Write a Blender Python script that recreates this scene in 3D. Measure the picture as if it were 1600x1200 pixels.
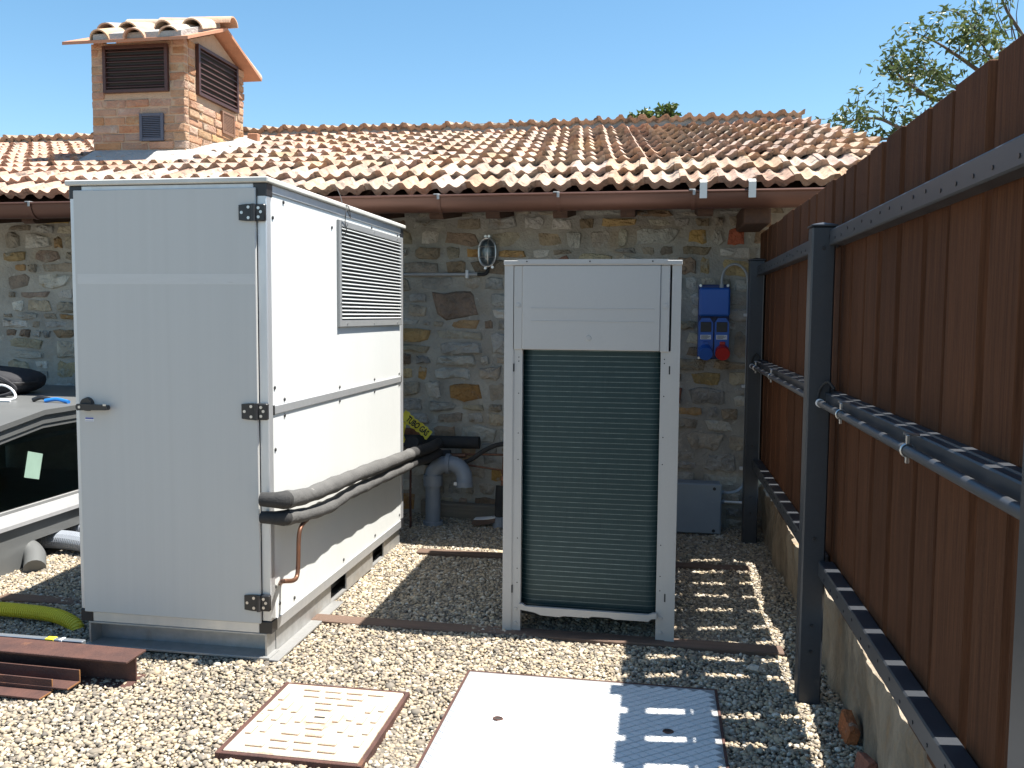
import bpy, math, random
import numpy as np
from mathutils import Matrix, Vector, Euler, noise as mnoise

for o in list(bpy.data.objects): bpy.data.objects.remove(o)
S = bpy.context.scene
C = S.collection
rnd = random.Random(7)
PI = math.pi

# ------------------------------------------------------------------ camera
CAMH, FPX, CYP = 1.4513, 1352.714, 589.175
MR = ((0.9859669, 0.1667651, 0.0076563),      # right
      (0.0195422, -0.0697490, -0.9973731),    # down
      (-0.1657930, 0.9835266, -0.0720292))    # forward
cam = bpy.data.objects.new('camera', bpy.data.cameras.new('camera')); C.objects.link(cam)
m = Matrix.Identity(4)
for i in range(3):
    m[i][0] = MR[0][i]; m[i][1] = -MR[1][i]; m[i][2] = -MR[2][i]
m[2][3] = CAMH
cam.matrix_world = m
cam.data.sensor_width = 36; cam.data.lens = FPX / 1600 * 36
cam.data.shift_y = -(600 - CYP) / 1600
cam.data.clip_start = 0.05; cam.data.clip_end = 2000
S.camera = cam

# ------------------------------------------------------------------ sky, sun, exposure
SUNV = Vector((0.395, 0.05, 1.0)).normalized()
elev = math.asin(SUNV.z); azim = math.atan2(SUNV.x, SUNV.y)
W = bpy.data.worlds.new('World'); S.world = W; W.use_nodes = True
nt = W.node_tree
sky = nt.nodes.new('ShaderNodeTexSky'); sky.sky_type = 'NISHITA'; sky.sun_disc = False
sky.sun_elevation = elev; sky.sun_rotation = azim
sky.altitude = 200; sky.air_density = 1.0; sky.dust_density = 0.6; sky.ozone_density = 1.0
bg = nt.nodes['Background']; bg.inputs['Strength'].default_value = 0.077
hsv = nt.nodes.new('ShaderNodeHueSaturation'); hsv.inputs['Saturation'].default_value = 1.2; hsv.inputs['Hue'].default_value = 0.489
nt.links.new(sky.outputs[0], hsv.inputs['Color']); nt.links.new(hsv.outputs[0], bg.inputs['Color'])
sun = bpy.data.objects.new('sun', bpy.data.lights.new('sun', 'SUN')); C.objects.link(sun)
sun.data.energy = 5.0; sun.data.angle = math.radians(0.53); sun.data.color = (1.0, 0.955, 0.88)
sun.rotation_euler = SUNV.to_track_quat('Z', 'Y').to_euler()
sun.location = SUNV * 30
S.view_settings.view_transform = 'Standard'; S.view_settings.look = 'None'
S.view_settings.exposure = 1.4; S.view_settings.gamma = 1.0

# ------------------------------------------------------------------ helpers
def ray(u, v):
    a, b = (u - 800) / FPX, (v - CYP) / FPX
    return [a * MR[0][i] + b * MR[1][i] + MR[2][i] for i in range(3)]
def atZ(u, v, z=0.0):
    d = ray(u, v); t = (z - CAMH) / d[2]; return Vector((d[0]*t, d[1]*t, z))
def atY(u, v, y):
    d = ray(u, v); t = y / d[1]; return Vector((d[0]*t, y, CAMH + d[2]*t))
def atX(u, v, x):
    d = ray(u, v); t = x / d[0]; return Vector((x, d[1]*t, CAMH + d[2]*t))

class MB:
    def __init__(s): s.v = []; s.f = []; s.sm = False
    def add(s, vs, fs):
        o = len(s.v); s.v += [tuple(p) for p in vs]; s.f += [tuple(i + o for i in f) for f in fs]; return s
    def box(s, x0, x1, y0, y1, z0, z1, c=0.0):
        if x0 > x1: x0, x1 = x1, x0
        if y0 > y1: y0, y1 = y1, y0
        if z0 > z1: z0, z1 = z1, z0
        c = min(c, (x1-x0)*.45, (y1-y0)*.45, (z1-z0)*.45)
        if c <= 0:
            vs = [(x, y, z) for z in (z0, z1) for y in (y0, y1) for x in (x0, x1)]
            return s.add(vs, [(0,2,3,1),(4,5,7,6),(0,1,5,4),(2,6,7,3),(0,4,6,2),(1,3,7,5)])
        X = (x0, x1); Y = (y0, y1); Z = (z0, z1)
        vs = []; idx = {}
        for i in (0,1):
            for j in (0,1):
                for k in (0,1):
                    sx, sy, sz = (c, -c)[i], (c, -c)[j], (c, -c)[k]
                    idx[i,j,k] = len(vs)
                    vs += [(X[i], Y[j]+sy, Z[k]+sz), (X[i]+sx, Y[j], Z[k]+sz), (X[i]+sx, Y[j]+sy, Z[k])]
        fs = []
        def q(l): fs.append(tuple(l))
        a = idx
        q([a[0,0,0], a[0,0,1], a[0,1,1], a[0,1,0]]); q([a[1,0,0], a[1,1,0], a[1,1,1], a[1,0,1]])
        q([a[0,0,0]+1, a[1,0,0]+1, a[1,0,1]+1, a[0,0,1]+1]); q([a[0,1,0]+1, a[0,1,1]+1, a[1,1,1]+1, a[1,1,0]+1])
        q([a[0,0,0]+2, a[0,1,0]+2, a[1,1,0]+2, a[1,0,0]+2]); q([a[0,0,1]+2, a[1,0,1]+2, a[1,1,1]+2, a[0,1,1]+2])
        for k in (0,1):
            for i in (0,1): q([a[i,0,k], a[i,1,k], a[i,1,k]+2, a[i,0,k]+2])
            for j in (0,1): q([a[0,j,k]+1, a[1,j,k]+1, a[1,j,k]+2, a[0,j,k]+2])
        for i in (0,1):
            for j in (0,1): q([a[i,j,0], a[i,j,1], a[i,j,1]+1, a[i,j,0]+1])
        for t in a.values(): q([t, t+1, t+2])
        return s.add(vs, fs)
    def prism(s, poly, axis, a, b):
        """extrude a 2d polygon along axis (0,1,2) from a to b"""
        n = len(poly)
        def p3(p, t):
            if axis == 0: return (t, p[0], p[1])
            if axis == 1: return (p[0], t, p[1])
            return (p[0], p[1], t)
        vs = [p3(p, a) for p in poly] + [p3(p, b) for p in poly]
        fs = [tuple(range(n)), tuple(range(2*n-1, n-1, -1))] + [(i, (i+1) % n, (i+1) % n + n, i+n) for i in range(n)]
        return s.add(vs, fs)
    def tube(s, path, r, n=10, cap=True, closed=False):
        path = [Vector(p) for p in path]; N = len(path)
        rs = r if isinstance(r, (list, tuple)) else [r]*N
        vs = []; prev = None
        for i, p in enumerate(path):
            if closed: t = path[(i+1) % N] - path[i-1]
            else: t = path[min(i+1, N-1)] - path[max(i-1, 0)]
            t.normalize()
            if prev is None:
                u = t.cross(Vector((0,0,1)))
                if u.length < .05: u = t.cross(Vector((1,0,0)))
            else: u = prev - t * prev.dot(t)
            u.normalize(); prev = u; w = t.cross(u)
            for k in range(n):
                a = 2*PI*k/n; vs.append(p + (u*math.cos(a) + w*math.sin(a))*rs[i])
        fs = []
        for i in range(N if closed else N-1):
            j = (i+1) % N
            for k in range(n): fs.append((i*n+k, i*n+(k+1) % n, j*n+(k+1) % n, j*n+k))
        if cap and not closed: fs += [tuple(range(n-1, -1, -1)), tuple(range((N-1)*n, N*n))]
        s.sm = True
        return s.add(vs, fs)
    def disc(s, c, nrm, r, h, n=12, r2=None):
        """a short cylinder standing on c along nrm"""
        c = Vector(c); nrm = Vector(nrm).normalized()
        s2 = s.sm
        s.tube([c, c + nrm*h], [r, r if r2 is None else r2], n)
        s.sm = s2
        return s
def mesh_of(name, mb):
    me = bpy.data.meshes.new(name); me.from_pydata(mb.v, [], mb.f); me.validate()
    if mb.sm:
        me.shade_smooth()
        try: me.set_sharp_from_angle(angle=math.radians(40))
        except Exception: pass
    return me
LOCS = {}
def put(name, me, mat=None, parent=None, M=None):
    o = bpy.data.objects.new(name, me); C.objects.link(o)
    if mat is not None and not me.materials: me.materials.append(mat)
    if M is not None: o.matrix_basis = M
    if parent is not None:
        o.parent = parent
        if parent.name in LOCS: o.matrix_parent_inverse = Matrix.Translation(-LOCS[parent.name])
        elif M is not None or True: o.matrix_parent_inverse = Matrix.Identity(4)
    return o
def part(name, mb, mat, parent=None, recalc=True):
    me = mesh_of(name, mb)
    if recalc:
        import bmesh
        bm = bmesh.new(); bm.from_mesh(me); bmesh.ops.recalc_face_normals(bm, faces=bm.faces); bm.to_mesh(me); bm.free()
    return put(name, me, mat, parent)
def thing(name, label, cat, loc, group=None):
    o = bpy.data.objects.new(name, None); C.objects.link(o); o.location = loc; o.empty_display_size = .1
    LOCS[o.name] = Vector(loc)
    o['label'] = label; o['category'] = cat
    if group: o['group'] = group
    return o
def tag(o, label=None, cat=None, group=None, kind=None):
    for k, v in (('label', label), ('category', cat), ('group', group), ('kind', kind)):
        if v: o[k] = v
    return o
def smooth_path(pts, k=6):
    P = [Vector(p) for p in pts]; out = []
    for i in range(len(P)-1):
        p0, p1, p2, p3 = P[max(i-1,0)], P[i], P[i+1], P[min(i+2, len(P)-1)]
        for j in range(k):
            t = j/k
            out.append(.5*((2*p1) + (p2-p0)*t + (2*p0-5*p1+4*p2-p3)*t*t + (3*p1-p0-3*p2+p3)*t**3))
    out.append(P[-1]); return out
def corrugated(path, r, pitch, depth, n=14):
    """a ribbed hose along a path"""
    P = [Vector(p) for p in path]; L = [0]
    for a, b in zip(P, P[1:]): L.append(L[-1] + (b-a).length)
    def at(s):
        for i in range(len(P)-1):
            if s <= L[i+1]: return P[i].lerp(P[i+1], (s-L[i])/max(1e-6, L[i+1]-L[i]))
        return P[-1]
    pts = []; rs = []; s = 0
    while s < L[-1]:
        for q, rr in ((0, r), (.45, r), (.55, r-depth), (.9, r-depth)):
            pts.append(at(min(L[-1], s+q*pitch))); rs.append(rr)
        s += pitch
    ok = [0]
    for i in range(1, len(pts)):
        if (pts[i]-pts[ok[-1]]).length > 1e-4: ok.append(i)
    m = MB(); m.tube([pts[i] for i in ok], [rs[i] for i in ok], n); m.sm = False
    return m

# ------------------------------------------------------------------ materials
def M_(name, col, rough=.6, metal=0.0, col2=None, scale=8.0, detail=6.0, contrast=.5, vary=0.0, hue=0.0,
       bump=0.0, bscale=60.0, spots=None, stretch=None, spec=.5, coat=0.0, rough2=None, fine=None):
    mt = bpy.data.materials.new(name); mt.use_nodes = True
    t = mt.node_tree; N = t.nodes; Lk = t.links.new
    b = N['Principled BSDF']
    b.inputs['Roughness'].default_value = rough; b.inputs['Metallic'].default_value = metal
    b.inputs['Specular IOR Level'].default_value = spec
    if coat: b.inputs['Coat Weight'].default_value = coat; b.inputs['Coat Roughness'].default_value = .15
    tc = N.new('ShaderNodeTexCoord'); mp = N.new('ShaderNodeMapping')
    Lk(tc.outputs['Object'], mp.inputs['Vector'])
    if stretch: mp.inputs['Scale'].default_value = stretch
    oi = N.new('ShaderNodeObjectInfo')
    off = N.new('ShaderNodeVectorMath'); off.operation = 'SCALE'; off.inputs[0].default_value = (37.1, 17.3, 53.7)
    Lk(oi.outputs['Random'], off.inputs['Scale'])
    ad = N.new('ShaderNodeVectorMath'); ad.operation = 'ADD'
    Lk(mp.outputs[0], ad.inputs[0]); Lk(off.outputs[0], ad.inputs[1])
    vec = ad.outputs[0]
    def nz(sc, det, rg=.55):
        n = N.new('ShaderNodeTexNoise'); n.inputs['Scale'].default_value = sc; n.inputs['Detail'].default_value = det
        n.inputs['Roughness'].default_value = rg; Lk(vec, n.inputs['Vector']); return n
    def ramp(src, lo, hi):
        r = N.new('ShaderNodeMapRange'); r.inputs['From Min'].default_value = lo; r.inputs['From Max'].default_value = hi
        Lk(src, r.inputs['Value']); return r.outputs[0]
    cur = None
    def mix(fac, a, bb, mode='MIX'):
        x = N.new('ShaderNodeMix'); x.data_type = 'RGBA'; x.blend_type = mode
        if isinstance(fac, float): x.inputs[0].default_value = fac
        else: Lk(fac, x.inputs[0])
        for s, val in ((6, a), (7, bb)):
            if isinstance(val, tuple): x.inputs[s].default_value = (*val, 1)
            else: Lk(val, x.inputs[s])
        return x.outputs[2]
    col2 = col2 or tuple(c*.82 for c in col)
    n1 = nz(scale, detail)
    f = ramp(n1.outputs['Fac'], .5-.5*contrast, .5+.5*contrast)
    cur = mix(f, col, col2)
    if fine:
        n3 = nz(fine[0], 3.0); f3 = ramp(n3.outputs['Fac'], .35, .65)
        cur = mix(f3, cur, mix(1.0, cur, tuple(fine[1] for _ in range(3)), 'MULTIPLY'))
    if spots:
        for (sc, lo, hi, sc_col) in spots:
            n2 = nz(sc, 8.0, .62); cur = mix(ramp(n2.outputs['Fac'], lo, hi), cur, sc_col)
    if vary or hue:
        hs = N.new('ShaderNodeHueSaturation')
        r1 = N.new('ShaderNodeMapRange'); r1.inputs['To Min'].default_value = 1-vary; r1.inputs['To Max'].default_value = 1+vary
        Lk(oi.outputs['Random'], r1.inputs['Value']); Lk(r1.outputs[0], hs.inputs['Value'])
        if hue:
            w = N.new('ShaderNodeTexWhiteNoise'); w.noise_dimensions = '1D'; Lk(oi.outputs['Random'], w.inputs['W'])
            r2 = N.new('ShaderNodeMapRange'); r2.inputs['To Min'].default_value = .5-hue; r2.inputs['To Max'].default_value = .5+hue
            Lk(w.outputs['Value'], r2.inputs['Value']); Lk(r2.outputs[0], hs.inputs['Hue'])
            r3 = N.new('ShaderNodeMapRange'); r3.inputs['To Min'].default_value = .75; r3.inputs['To Max'].default_value = 1.2
            sp = N.new('ShaderNodeSeparateColor'); Lk(w.outputs['Color'], sp.inputs[0]); Lk(sp.outputs[2], r3.inputs['Value'])
            Lk(r3.outputs[0], hs.inputs['Saturation'])
        Lk(cur, hs.inputs['Color']); cur = hs.outputs[0]
    Lk(cur, b.inputs['Base Color'])
    if rough2 is not None:
        rr = N.new('ShaderNodeMapRange'); rr.inputs['To Min'].default_value = rough; rr.inputs['To Max'].default_value = rough2
        Lk(f, rr.inputs['Value']); Lk(rr.outputs[0], b.inputs['Roughness'])
    if bump:
        nb = nz(bscale, 5.0, .6); bp = N.new('ShaderNodeBump'); bp.inputs['Strength'].default_value = min(1, bump)
        bp.inputs['Distance'].default_value = .6/bscale*max(1, bump)
        Lk(nb.outputs['Fac'], bp.inputs['Height']); Lk(bp.outputs[0], b.inputs['Normal'])
    return mt

mat = {}
def DM(k, *a, **kw): mat[k] = M_(k, *a, **kw)
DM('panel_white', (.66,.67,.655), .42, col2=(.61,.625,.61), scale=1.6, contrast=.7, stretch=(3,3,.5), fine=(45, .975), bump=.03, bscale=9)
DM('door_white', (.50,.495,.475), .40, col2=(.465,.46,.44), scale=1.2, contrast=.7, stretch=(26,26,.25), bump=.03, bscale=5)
DM('cover_white', (.62,.61,.58), .5, col2=(.50,.49,.44), scale=5, contrast=.5)
DM('aluminium', (.66,.67,.68), .42, .75, col2=(.56,.57,.58), scale=14, stretch=(1,1,.15), rough2=.55)
DM('galvanised', (.46,.46,.455), .45, .7, col2=(.36,.36,.35), scale=24, rough2=.58, spots=[(7,.6,.75,(.36,.32,.27))])
DM('black_plastic', (.018,.018,.02), .38, col2=(.026,.026,.028), scale=30)
DM('screw_steel', (.62,.62,.62), .3, .9)
DM('pump_paint', (.43,.415,.395), .38, col2=(.405,.39,.37), scale=3, contrast=.8, fine=(120,.98))
DM('pump_dark', (.03,.03,.03), .7)
DM('coil', (.006,.026,.032), .4, .25, col2=(.011,.040,.045), scale=4, stretch=(60,60,1.2), contrast=.7, bump=.2, bscale=12)
DM('coil_tube', (.13,.17,.175), .35, .5, col2=(.05,.075,.08), scale=20)
DM('post_paint', (.030,.034,.042), .45, col2=(.040,.044,.05), scale=9, contrast=.6, fine=(90,.9), spots=[(14,.68,.8,(.09,.085,.08))])
DM('fence_wood', (.128,.054,.026), .8, col2=(.072,.030,.0155), scale=3.2, stretch=(10,16,.40), contrast=.55, vary=.17, hue=0.0, bump=.35, bscale=34, fine=(15,.66), spec=.12)
DM('old_plank', (.16,.10,.07), .8, col2=(.09,.06,.045), scale=5, stretch=(.6,9,9), contrast=.5, bump=.5, bscale=40, vary=.1)
DM('grey_timber', (.26,.22,.17), .85, col2=(.15,.12,.09), scale=5, stretch=(.5,7,9), bump=.5, bscale=40)
DM('curb_stone', (.36,.295,.215), .92, col2=(.17,.135,.095), scale=4.5, stretch=(1.4,1.8,.6), contrast=.36, bump=1, bscale=22, spots=[(6,.56,.68,(.30,.20,.11)), (3,.6,.72,(.17,.14,.11))])
DM('mortar', (.40,.375,.325), .95, col2=(.27,.25,.215), scale=5, contrast=.4, bump=1, bscale=45, spots=[(2.2,.55,.7,(.32,.265,.195)), (16,.60,.70,(.46,.42,.36))])
ST = dict(rough=.88, contrast=.34, bump=1.6, bscale=24, vary=.26, hue=.015, scale=9)
DM('stone_grey', (.45,.43,.385), col2=(.28,.265,.235), spots=[(11,.58,.66,(.38,.36,.32)), (5,.6,.7,(.23,.17,.10))], **ST)
DM('stone_tan', (.46,.40,.30), col2=(.29,.245,.18), spots=[(8,.58,.68,(.40,.36,.29))], **ST)
DM('stone_ochre', (.48,.33,.155), col2=(.31,.20,.095), spots=[(9,.58,.66,(.36,.31,.23))], **ST)
DM('stone_brown', (.34,.25,.17), col2=(.20,.15,.105), spots=[(9,.6,.68,(.30,.26,.2))], **ST)
DM('stone_pale', (.56,.53,.47), col2=(.40,.365,.31), spots=[(9,.6,.68,(.27,.2,.12))], **ST)
DM('stone_brick', (.38,.15,.075), col2=(.25,.10,.055), spots=[(12,.6,.7,(.31,.27,.22))], **ST)
DM('roof_tile', (.44,.325,.245), .88, col2=(.34,.215,.15), scale=9, contrast=.45, vary=.17, hue=.012, bump=.8, bscale=60,
   spots=[(11,.53,.66,(.19,.145,.11)), (34,.60,.68,(.47,.42,.35)), (8,.57,.66,(.085,.07,.058))])
DM('coppo', (.50,.375,.27), .88, col2=(.42,.26,.17), scale=8, contrast=.45, vary=.14, hue=.012, bump=.6, bscale=60, spots=[(14,.62,.7,(.30,.26,.2))])
DM('terracotta', (.46,.225,.13), .85, col2=(.38,.19,.115), scale=12, bump=.4, bscale=70)
DM('chimney_brick', (.43,.275,.175), .9, col2=(.36,.20,.12), scale=11, contrast=.42, vary=.13, hue=.010, bump=1, bscale=40, spots=[(7,.56,.66,(.45,.34,.235)), (16,.66,.74,(.28,.11,.07))])
DM('chimney_mortar', (.47,.35,.245), .95, col2=(.40,.29,.20), scale=14, bump=.8, bscale=60)
DM('cement', (.44,.42,.39), .92, col2=(.32,.30,.28), scale=6, contrast=.45, bump=.9, bscale=30)
DM('brown_metal', (.060,.026,.022), .45, .1, col2=(.075,.035,.028), scale=9)
DM('vent_grey', (.10,.11,.145), .5, .2)
DM('vent_copper', (.30,.17,.11), .5, .3)
DM('gutter_copper', (.135,.062,.042), .40, .4, col2=(.10,.048,.034), scale=3.2, stretch=(.6,4,4), contrast=.5, rough2=.55, spots=[(9,.66,.76,(.24,.14,.09))])
DM('rafter_wood', (.10,.048,.028), .75, col2=(.06,.03,.02), scale=5, stretch=(9,.6,9), bump=.4, bscale=40)
DM('foam_black', (.020,.020,.021), .85, col2=(.032,.031,.030), scale=14, bump=.4, bscale=50)
DM('foam_dusty', (.105,.103,.10), .9, col2=(.07,.069,.067), scale=9, contrast=.45, bump=.45, bscale=60, spots=[(11,.66,.74,(.26,.25,.235))])
DM('copper_pipe', (.26,.12,.07), .45, .7, col2=(.15,.08,.055), scale=18)
DM('pvc_grey', (.215,.245,.285), .42, col2=(.185,.21,.245), scale=8, spots=[(10,.68,.78,(.27,.26,.24))])
DM('duct_grey', (.30,.33,.37), .45, col2=(.25,.27,.31), scale=8)
DM('hose_yellow', (.72,.58,.035), .5, col2=(.62,.50,.035), scale=10)
DM('tape_yellow', (.78,.64,.04), .4, col2=(.7,.56,.04), scale=20)
DM('ink_black', (.012,.012,.012), .6)
DM('blue_plastic', (.012,.10,.42), .36, col2=(.015,.11,.45), scale=6)
DM('blue_dark', (.008,.03,.16), .4)
DM('red_plastic', (.52,.018,.02), .36)
DM('label_white', (.75,.75,.75), .5)
DM('label_blue', (.05,.07,.35), .5)
DM('grey_box', (.24,.29,.34), .5, col2=(.215,.26,.31), scale=5, spots=[(16,.69,.74,(.36,.4,.44))])
DM('conduit_grey', (.38,.385,.39), .45, col2=(.32,.32,.33), scale=20)
DM('rust', (.105,.048,.036), .75, .2, col2=(.06,.03,.026), scale=11, contrast=.4, bump=.5, bscale=70, spots=[(8,.62,.72,(.19,.085,.045))])
DM('rust_edge', (.32,.15,.05), .8, .1, col2=(.2,.09,.04), scale=20)
DM('cast_iron', (.54,.46,.36), .82, .05, col2=(.44,.33,.235), scale=6, contrast=.4, bump=.6, bscale=80, spots=[(4,.60,.74,(.30,.15,.08)), (30,.67,.73,(.2,.14,.1))])
DM('plate_steel', (.68,.69,.69), .65, .05, col2=(.62,.63,.63), scale=7, spots=[(9,.7,.78,(.38,.33,.28))])
DM('plate_groove', (.30,.305,.305), .8, .1)
DM('frame_grey', (.15,.155,.155), .42, .2, col2=(.13,.135,.135), scale=5)
DM('frame_light', (.30,.305,.305), .5, .2, col2=(.25,.255,.255), scale=7)
DM('interior_dark', (.22,.28,.26), .8)
DM('paper_green', (.30,.44,.36), .7)
DM('paper_cream', (.72,.66,.45), .7)
DM('fabric_black', (.018,.018,.021), .85, col2=(.030,.030,.034), scale=20, bump=.6, bscale=90)
DM('cable_white', (.72,.74,.75), .45)
DM('cable_blue', (.02,.20,.62), .4)
DM('bark', (.13,.10,.075), .9, col2=(.08,.06,.045), scale=14, bump=.6, bscale=40)
DM('cord', (.05,.045,.04), .8)
DM('level_alu', (.40,.43,.46), .35, .7)

def leaf_mat(name, c1, c2):
    mt = bpy.data.materials.new(name); mt.use_nodes = True; N = mt.node_tree.nodes; Lk = mt.node_tree.links.new
    at = N.new('ShaderNodeAttribute'); at.attribute_name = 'tint'
    mx = N.new('ShaderNodeMix'); mx.data_type = 'RGBA'; mx.inputs[6].default_value = (*c1,1); mx.inputs[7].default_value = (*c2,1)
    Lk(at.outputs['Fac'], mx.inputs[0])
    b = N['Principled BSDF']; b.inputs['Roughness'].default_value = .45; Lk(mx.outputs[2], b.inputs['Base Color'])
    tr = N.new('ShaderNodeBsdfTranslucent'); Lk(mx.outputs[2], tr.inputs['Color'])
    ms = N.new('ShaderNodeMixShader'); ms.inputs[0].default_value = .35
    Lk(b.outputs[0], ms.inputs[1]); Lk(tr.outputs[0], ms.inputs[2]); Lk(ms.outputs[0], N['Material Output'].inputs['Surface'])
    return mt
mat['leaf_ash'] = leaf_mat('leaf_ash', (.055,.085,.028), (.12,.155,.045))
mat['leaf_bush'] = leaf_mat('leaf_bush', (.035,.065,.015), (.13,.16,.03))

def glass_mat(name, tint, refl_rough=.02):
    mt = bpy.data.materials.new(name); mt.use_nodes = True; N = mt.node_tree.nodes; Lk = mt.node_tree.links.new
    N.remove(N['Principled BSDF'])
    fr = N.new('ShaderNodeFresnel'); fr.inputs['IOR'].default_value = 1.6
    tb = N.new('ShaderNodeBsdfTransparent'); tb.inputs['Color'].default_value = (*tint, 1)
    gl = N.new('ShaderNodeBsdfGlossy'); gl.inputs['Roughness'].default_value = refl_rough
    ms = N.new('ShaderNodeMixShader'); Lk(fr.outputs[0], ms.inputs[0]); Lk(tb.outputs[0], ms.inputs[1]); Lk(gl.outputs[0], ms.inputs[2])
    Lk(ms.outputs[0], N['Material Output'].inputs['Surface'])
    return mt
mat['glass_green'] = glass_mat('glass_green', (.45,.60,.54))
mat['glass_lamp'] = glass_mat('glass_lamp', (.75,.8,.8), .12)

def gravel_mat():
    mt = bpy.data.materials.new('gravel_stone'); mt.use_nodes = True; N = mt.node_tree.nodes; Lk = mt.node_tree.links.new
    at = N.new('ShaderNodeAttribute'); at.attribute_name = 'tint'
    cr = N.new('ShaderNodeValToRGB'); Lk(at.outputs['Fac'], cr.inputs[0])
    e = cr.color_ramp.elements
    e[0].position = 0; e[0].color = (.10,.09,.08,1); e[1].position = 1; e[1].color = (.60,.56,.48,1)
    for pos, c in ((.2,(.175,.152,.122,1)),(.45,(.30,.25,.185,1)),(.62,(.40,.315,.205,1)),(.8,(.44,.395,.32,1))):
        x = cr.color_ramp.elements.new(pos); x.color = c
    tc = N.new('ShaderNodeTexCoord'); nz = N.new('ShaderNodeTexNoise'); nz.inputs['Scale'].default_value = 90; nz.inputs['Detail'].default_value = 5
    Lk(tc.outputs['Object'], nz.inputs['Vector'])
    mr = N.new('ShaderNodeMapRange'); mr.inputs['To Min'].default_value = .72; mr.inputs['To Max'].default_value = 1.25; Lk(nz.outputs['Fac'], mr.inputs['Value'])
    hs = N.new('ShaderNodeHueSaturation'); Lk(cr.outputs[0], hs.inputs['Color']); Lk(mr.outputs[0], hs.inputs['Value'])
    b = N['Principled BSDF']; b.inputs['Roughness'].default_value = .85; Lk(hs.outputs[0], b.inputs['Base Color'])
    return mt
mat['gravel'] = gravel_mat()
DM('ground', (.23,.205,.165), .95, col2=(.13,.115,.095), scale=55, contrast=.35, bump=1, bscale=60)

# ------------------------------------------------------------------ ground and gravel
g = MB(); g.add([(-400,-400,-.014),(400,-400,-.014),(400,600,-.014),(-400,600,-.014)], [(0,1,2,3)])
tag(part('ground', g, mat['ground']), kind='structure')

def gravel(name, x0, x1, y0, y1, sp, seed, avoid):
    rs = np.random.RandomState(seed)
    nx, ny = int((x1-x0)/sp), int((y1-y0)/sp)
    gx, gy = np.meshgrid(np.arange(nx), np.arange(ny))
    px = x0 + (gx.ravel() + rs.rand(nx*ny)*1.1 + .5*(gy.ravel() % 2))*sp
    py = y0 + (gy.ravel() + rs.rand(nx*ny)*1.1)*sp
    keep = np.ones(len(px), bool)
    for (a, b, c, d) in avoid: keep &= ~((px > a) & (px < b) & (py > c) & (py < d))
    # only what the view frustum (with a margin) can reach
    dx = px*MR[0][0] + py*MR[0][1]; dz = px*MR[2][0] + py*MR[2][1] + CAMH*.072
    keep &= (np.abs(dx/np.maximum(dz,.1)) < .82)
    px, py = px[keep], py[keep]; n = len(px)
    t = (1+5**.5)/2
    ico = np.array([(-1,t,0),(1,t,0),(-1,-t,0),(1,-t,0),(0,-1,t),(0,1,t),(0,-1,-t),(0,1,-t),(t,0,-1),(t,0,1),(-t,0,-1),(-t,0,1)])/math.sqrt(1+t*t)
    F = np.array([(0,11,5),(0,5,1),(0,1,7),(0,7,10),(0,10,11),(1,5,9),(5,11,4),(11,10,2),(10,7,6),(7,1,8),(3,9,4),(3,4,2),(3,2,6),(3,6,8),(3,8,9),(4,9,5),(2,4,11),(6,2,10),(8,6,7),(9,8,1)])
    size = sp*(.42 + .58*rs.rand(n)**1.8)
    size *= np.where(rs.rand(n) < .015, 1.7, 1)
    sc = np.stack([size*(.85+.5*rs.rand(n)), size*(.75+.35*rs.rand(n)), size*(.5+.35*rs.rand(n))], 1)
    V = ico[None]*(1+.55*(rs.rand(n,12,1)-.5))*sc[:,None,:]
    a = rs.rand(n)*2*PI; tl = (rs.rand(n)-.5)*1.1
    ct, st = np.cos(tl), np.sin(tl)
    y = V[...,1]*ct[:,None] - V[...,2]*st[:,None]; z = V[...,1]*st[:,None] + V[...,2]*ct[:,None]
    V[...,1], V[...,2] = y, z
    ca, sa = np.cos(a), np.sin(a)
    x = V[...,0]*ca[:,None] - V[...,1]*sa[:,None]; y = V[...,0]*sa[:,None] + V[...,1]*ca[:,None]
    V[...,0], V[...,1] = x + px[:,None], y + py[:,None]
    und = .007*np.sin(px*3.1+1)*np.sin(py*2.7) + .005*np.sin(px*9+py*7)
    V[...,2] += (und - .004 + .007*(rs.rand(n)-.5))[:,None]
    me = bpy.data.meshes.new(name)
    me.vertices.add(n*12); me.vertices.foreach_set('co', V.reshape(-1).astype(np.float32))
    me.loops.add(n*60); me.loops.foreach_set('vertex_index', (F[None]+12*np.arange(n)[:,None,None]).reshape(-1).astype(np.int32))
    me.polygons.add(n*20); me.polygons.foreach_set('loop_start', np.arange(0, n*60, 3, dtype=np.int32))
    me.update(calc_edges=True)
    at = me.attributes.new('tint', 'FLOAT', 'POINT')
    big = .12*np.sin(px*1.3+.6)*np.cos(py*1.9)
    tt = np.clip(rs.beta(2.2,2.2,n) + big*.5, 0, 1)
    at.data.foreach_set('value', np.repeat(tt, 12).astype(np.float32))
    o = put(name, me, mat['gravel']); return o
AV = [(-2.36,-1.64,3.36,5.15), (-.70,.20,2.3,3.33), (-5.8,-3.56,2.5,6.1), (.76,2,2,6)]
o = gravel('gravel', -4.3, .80, 2.36, 6.06, .0128, 3, AV)
tag(o, 'loose pale gravel covering the yard between the house and the fence', 'gravel', kind='stuff')

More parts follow.
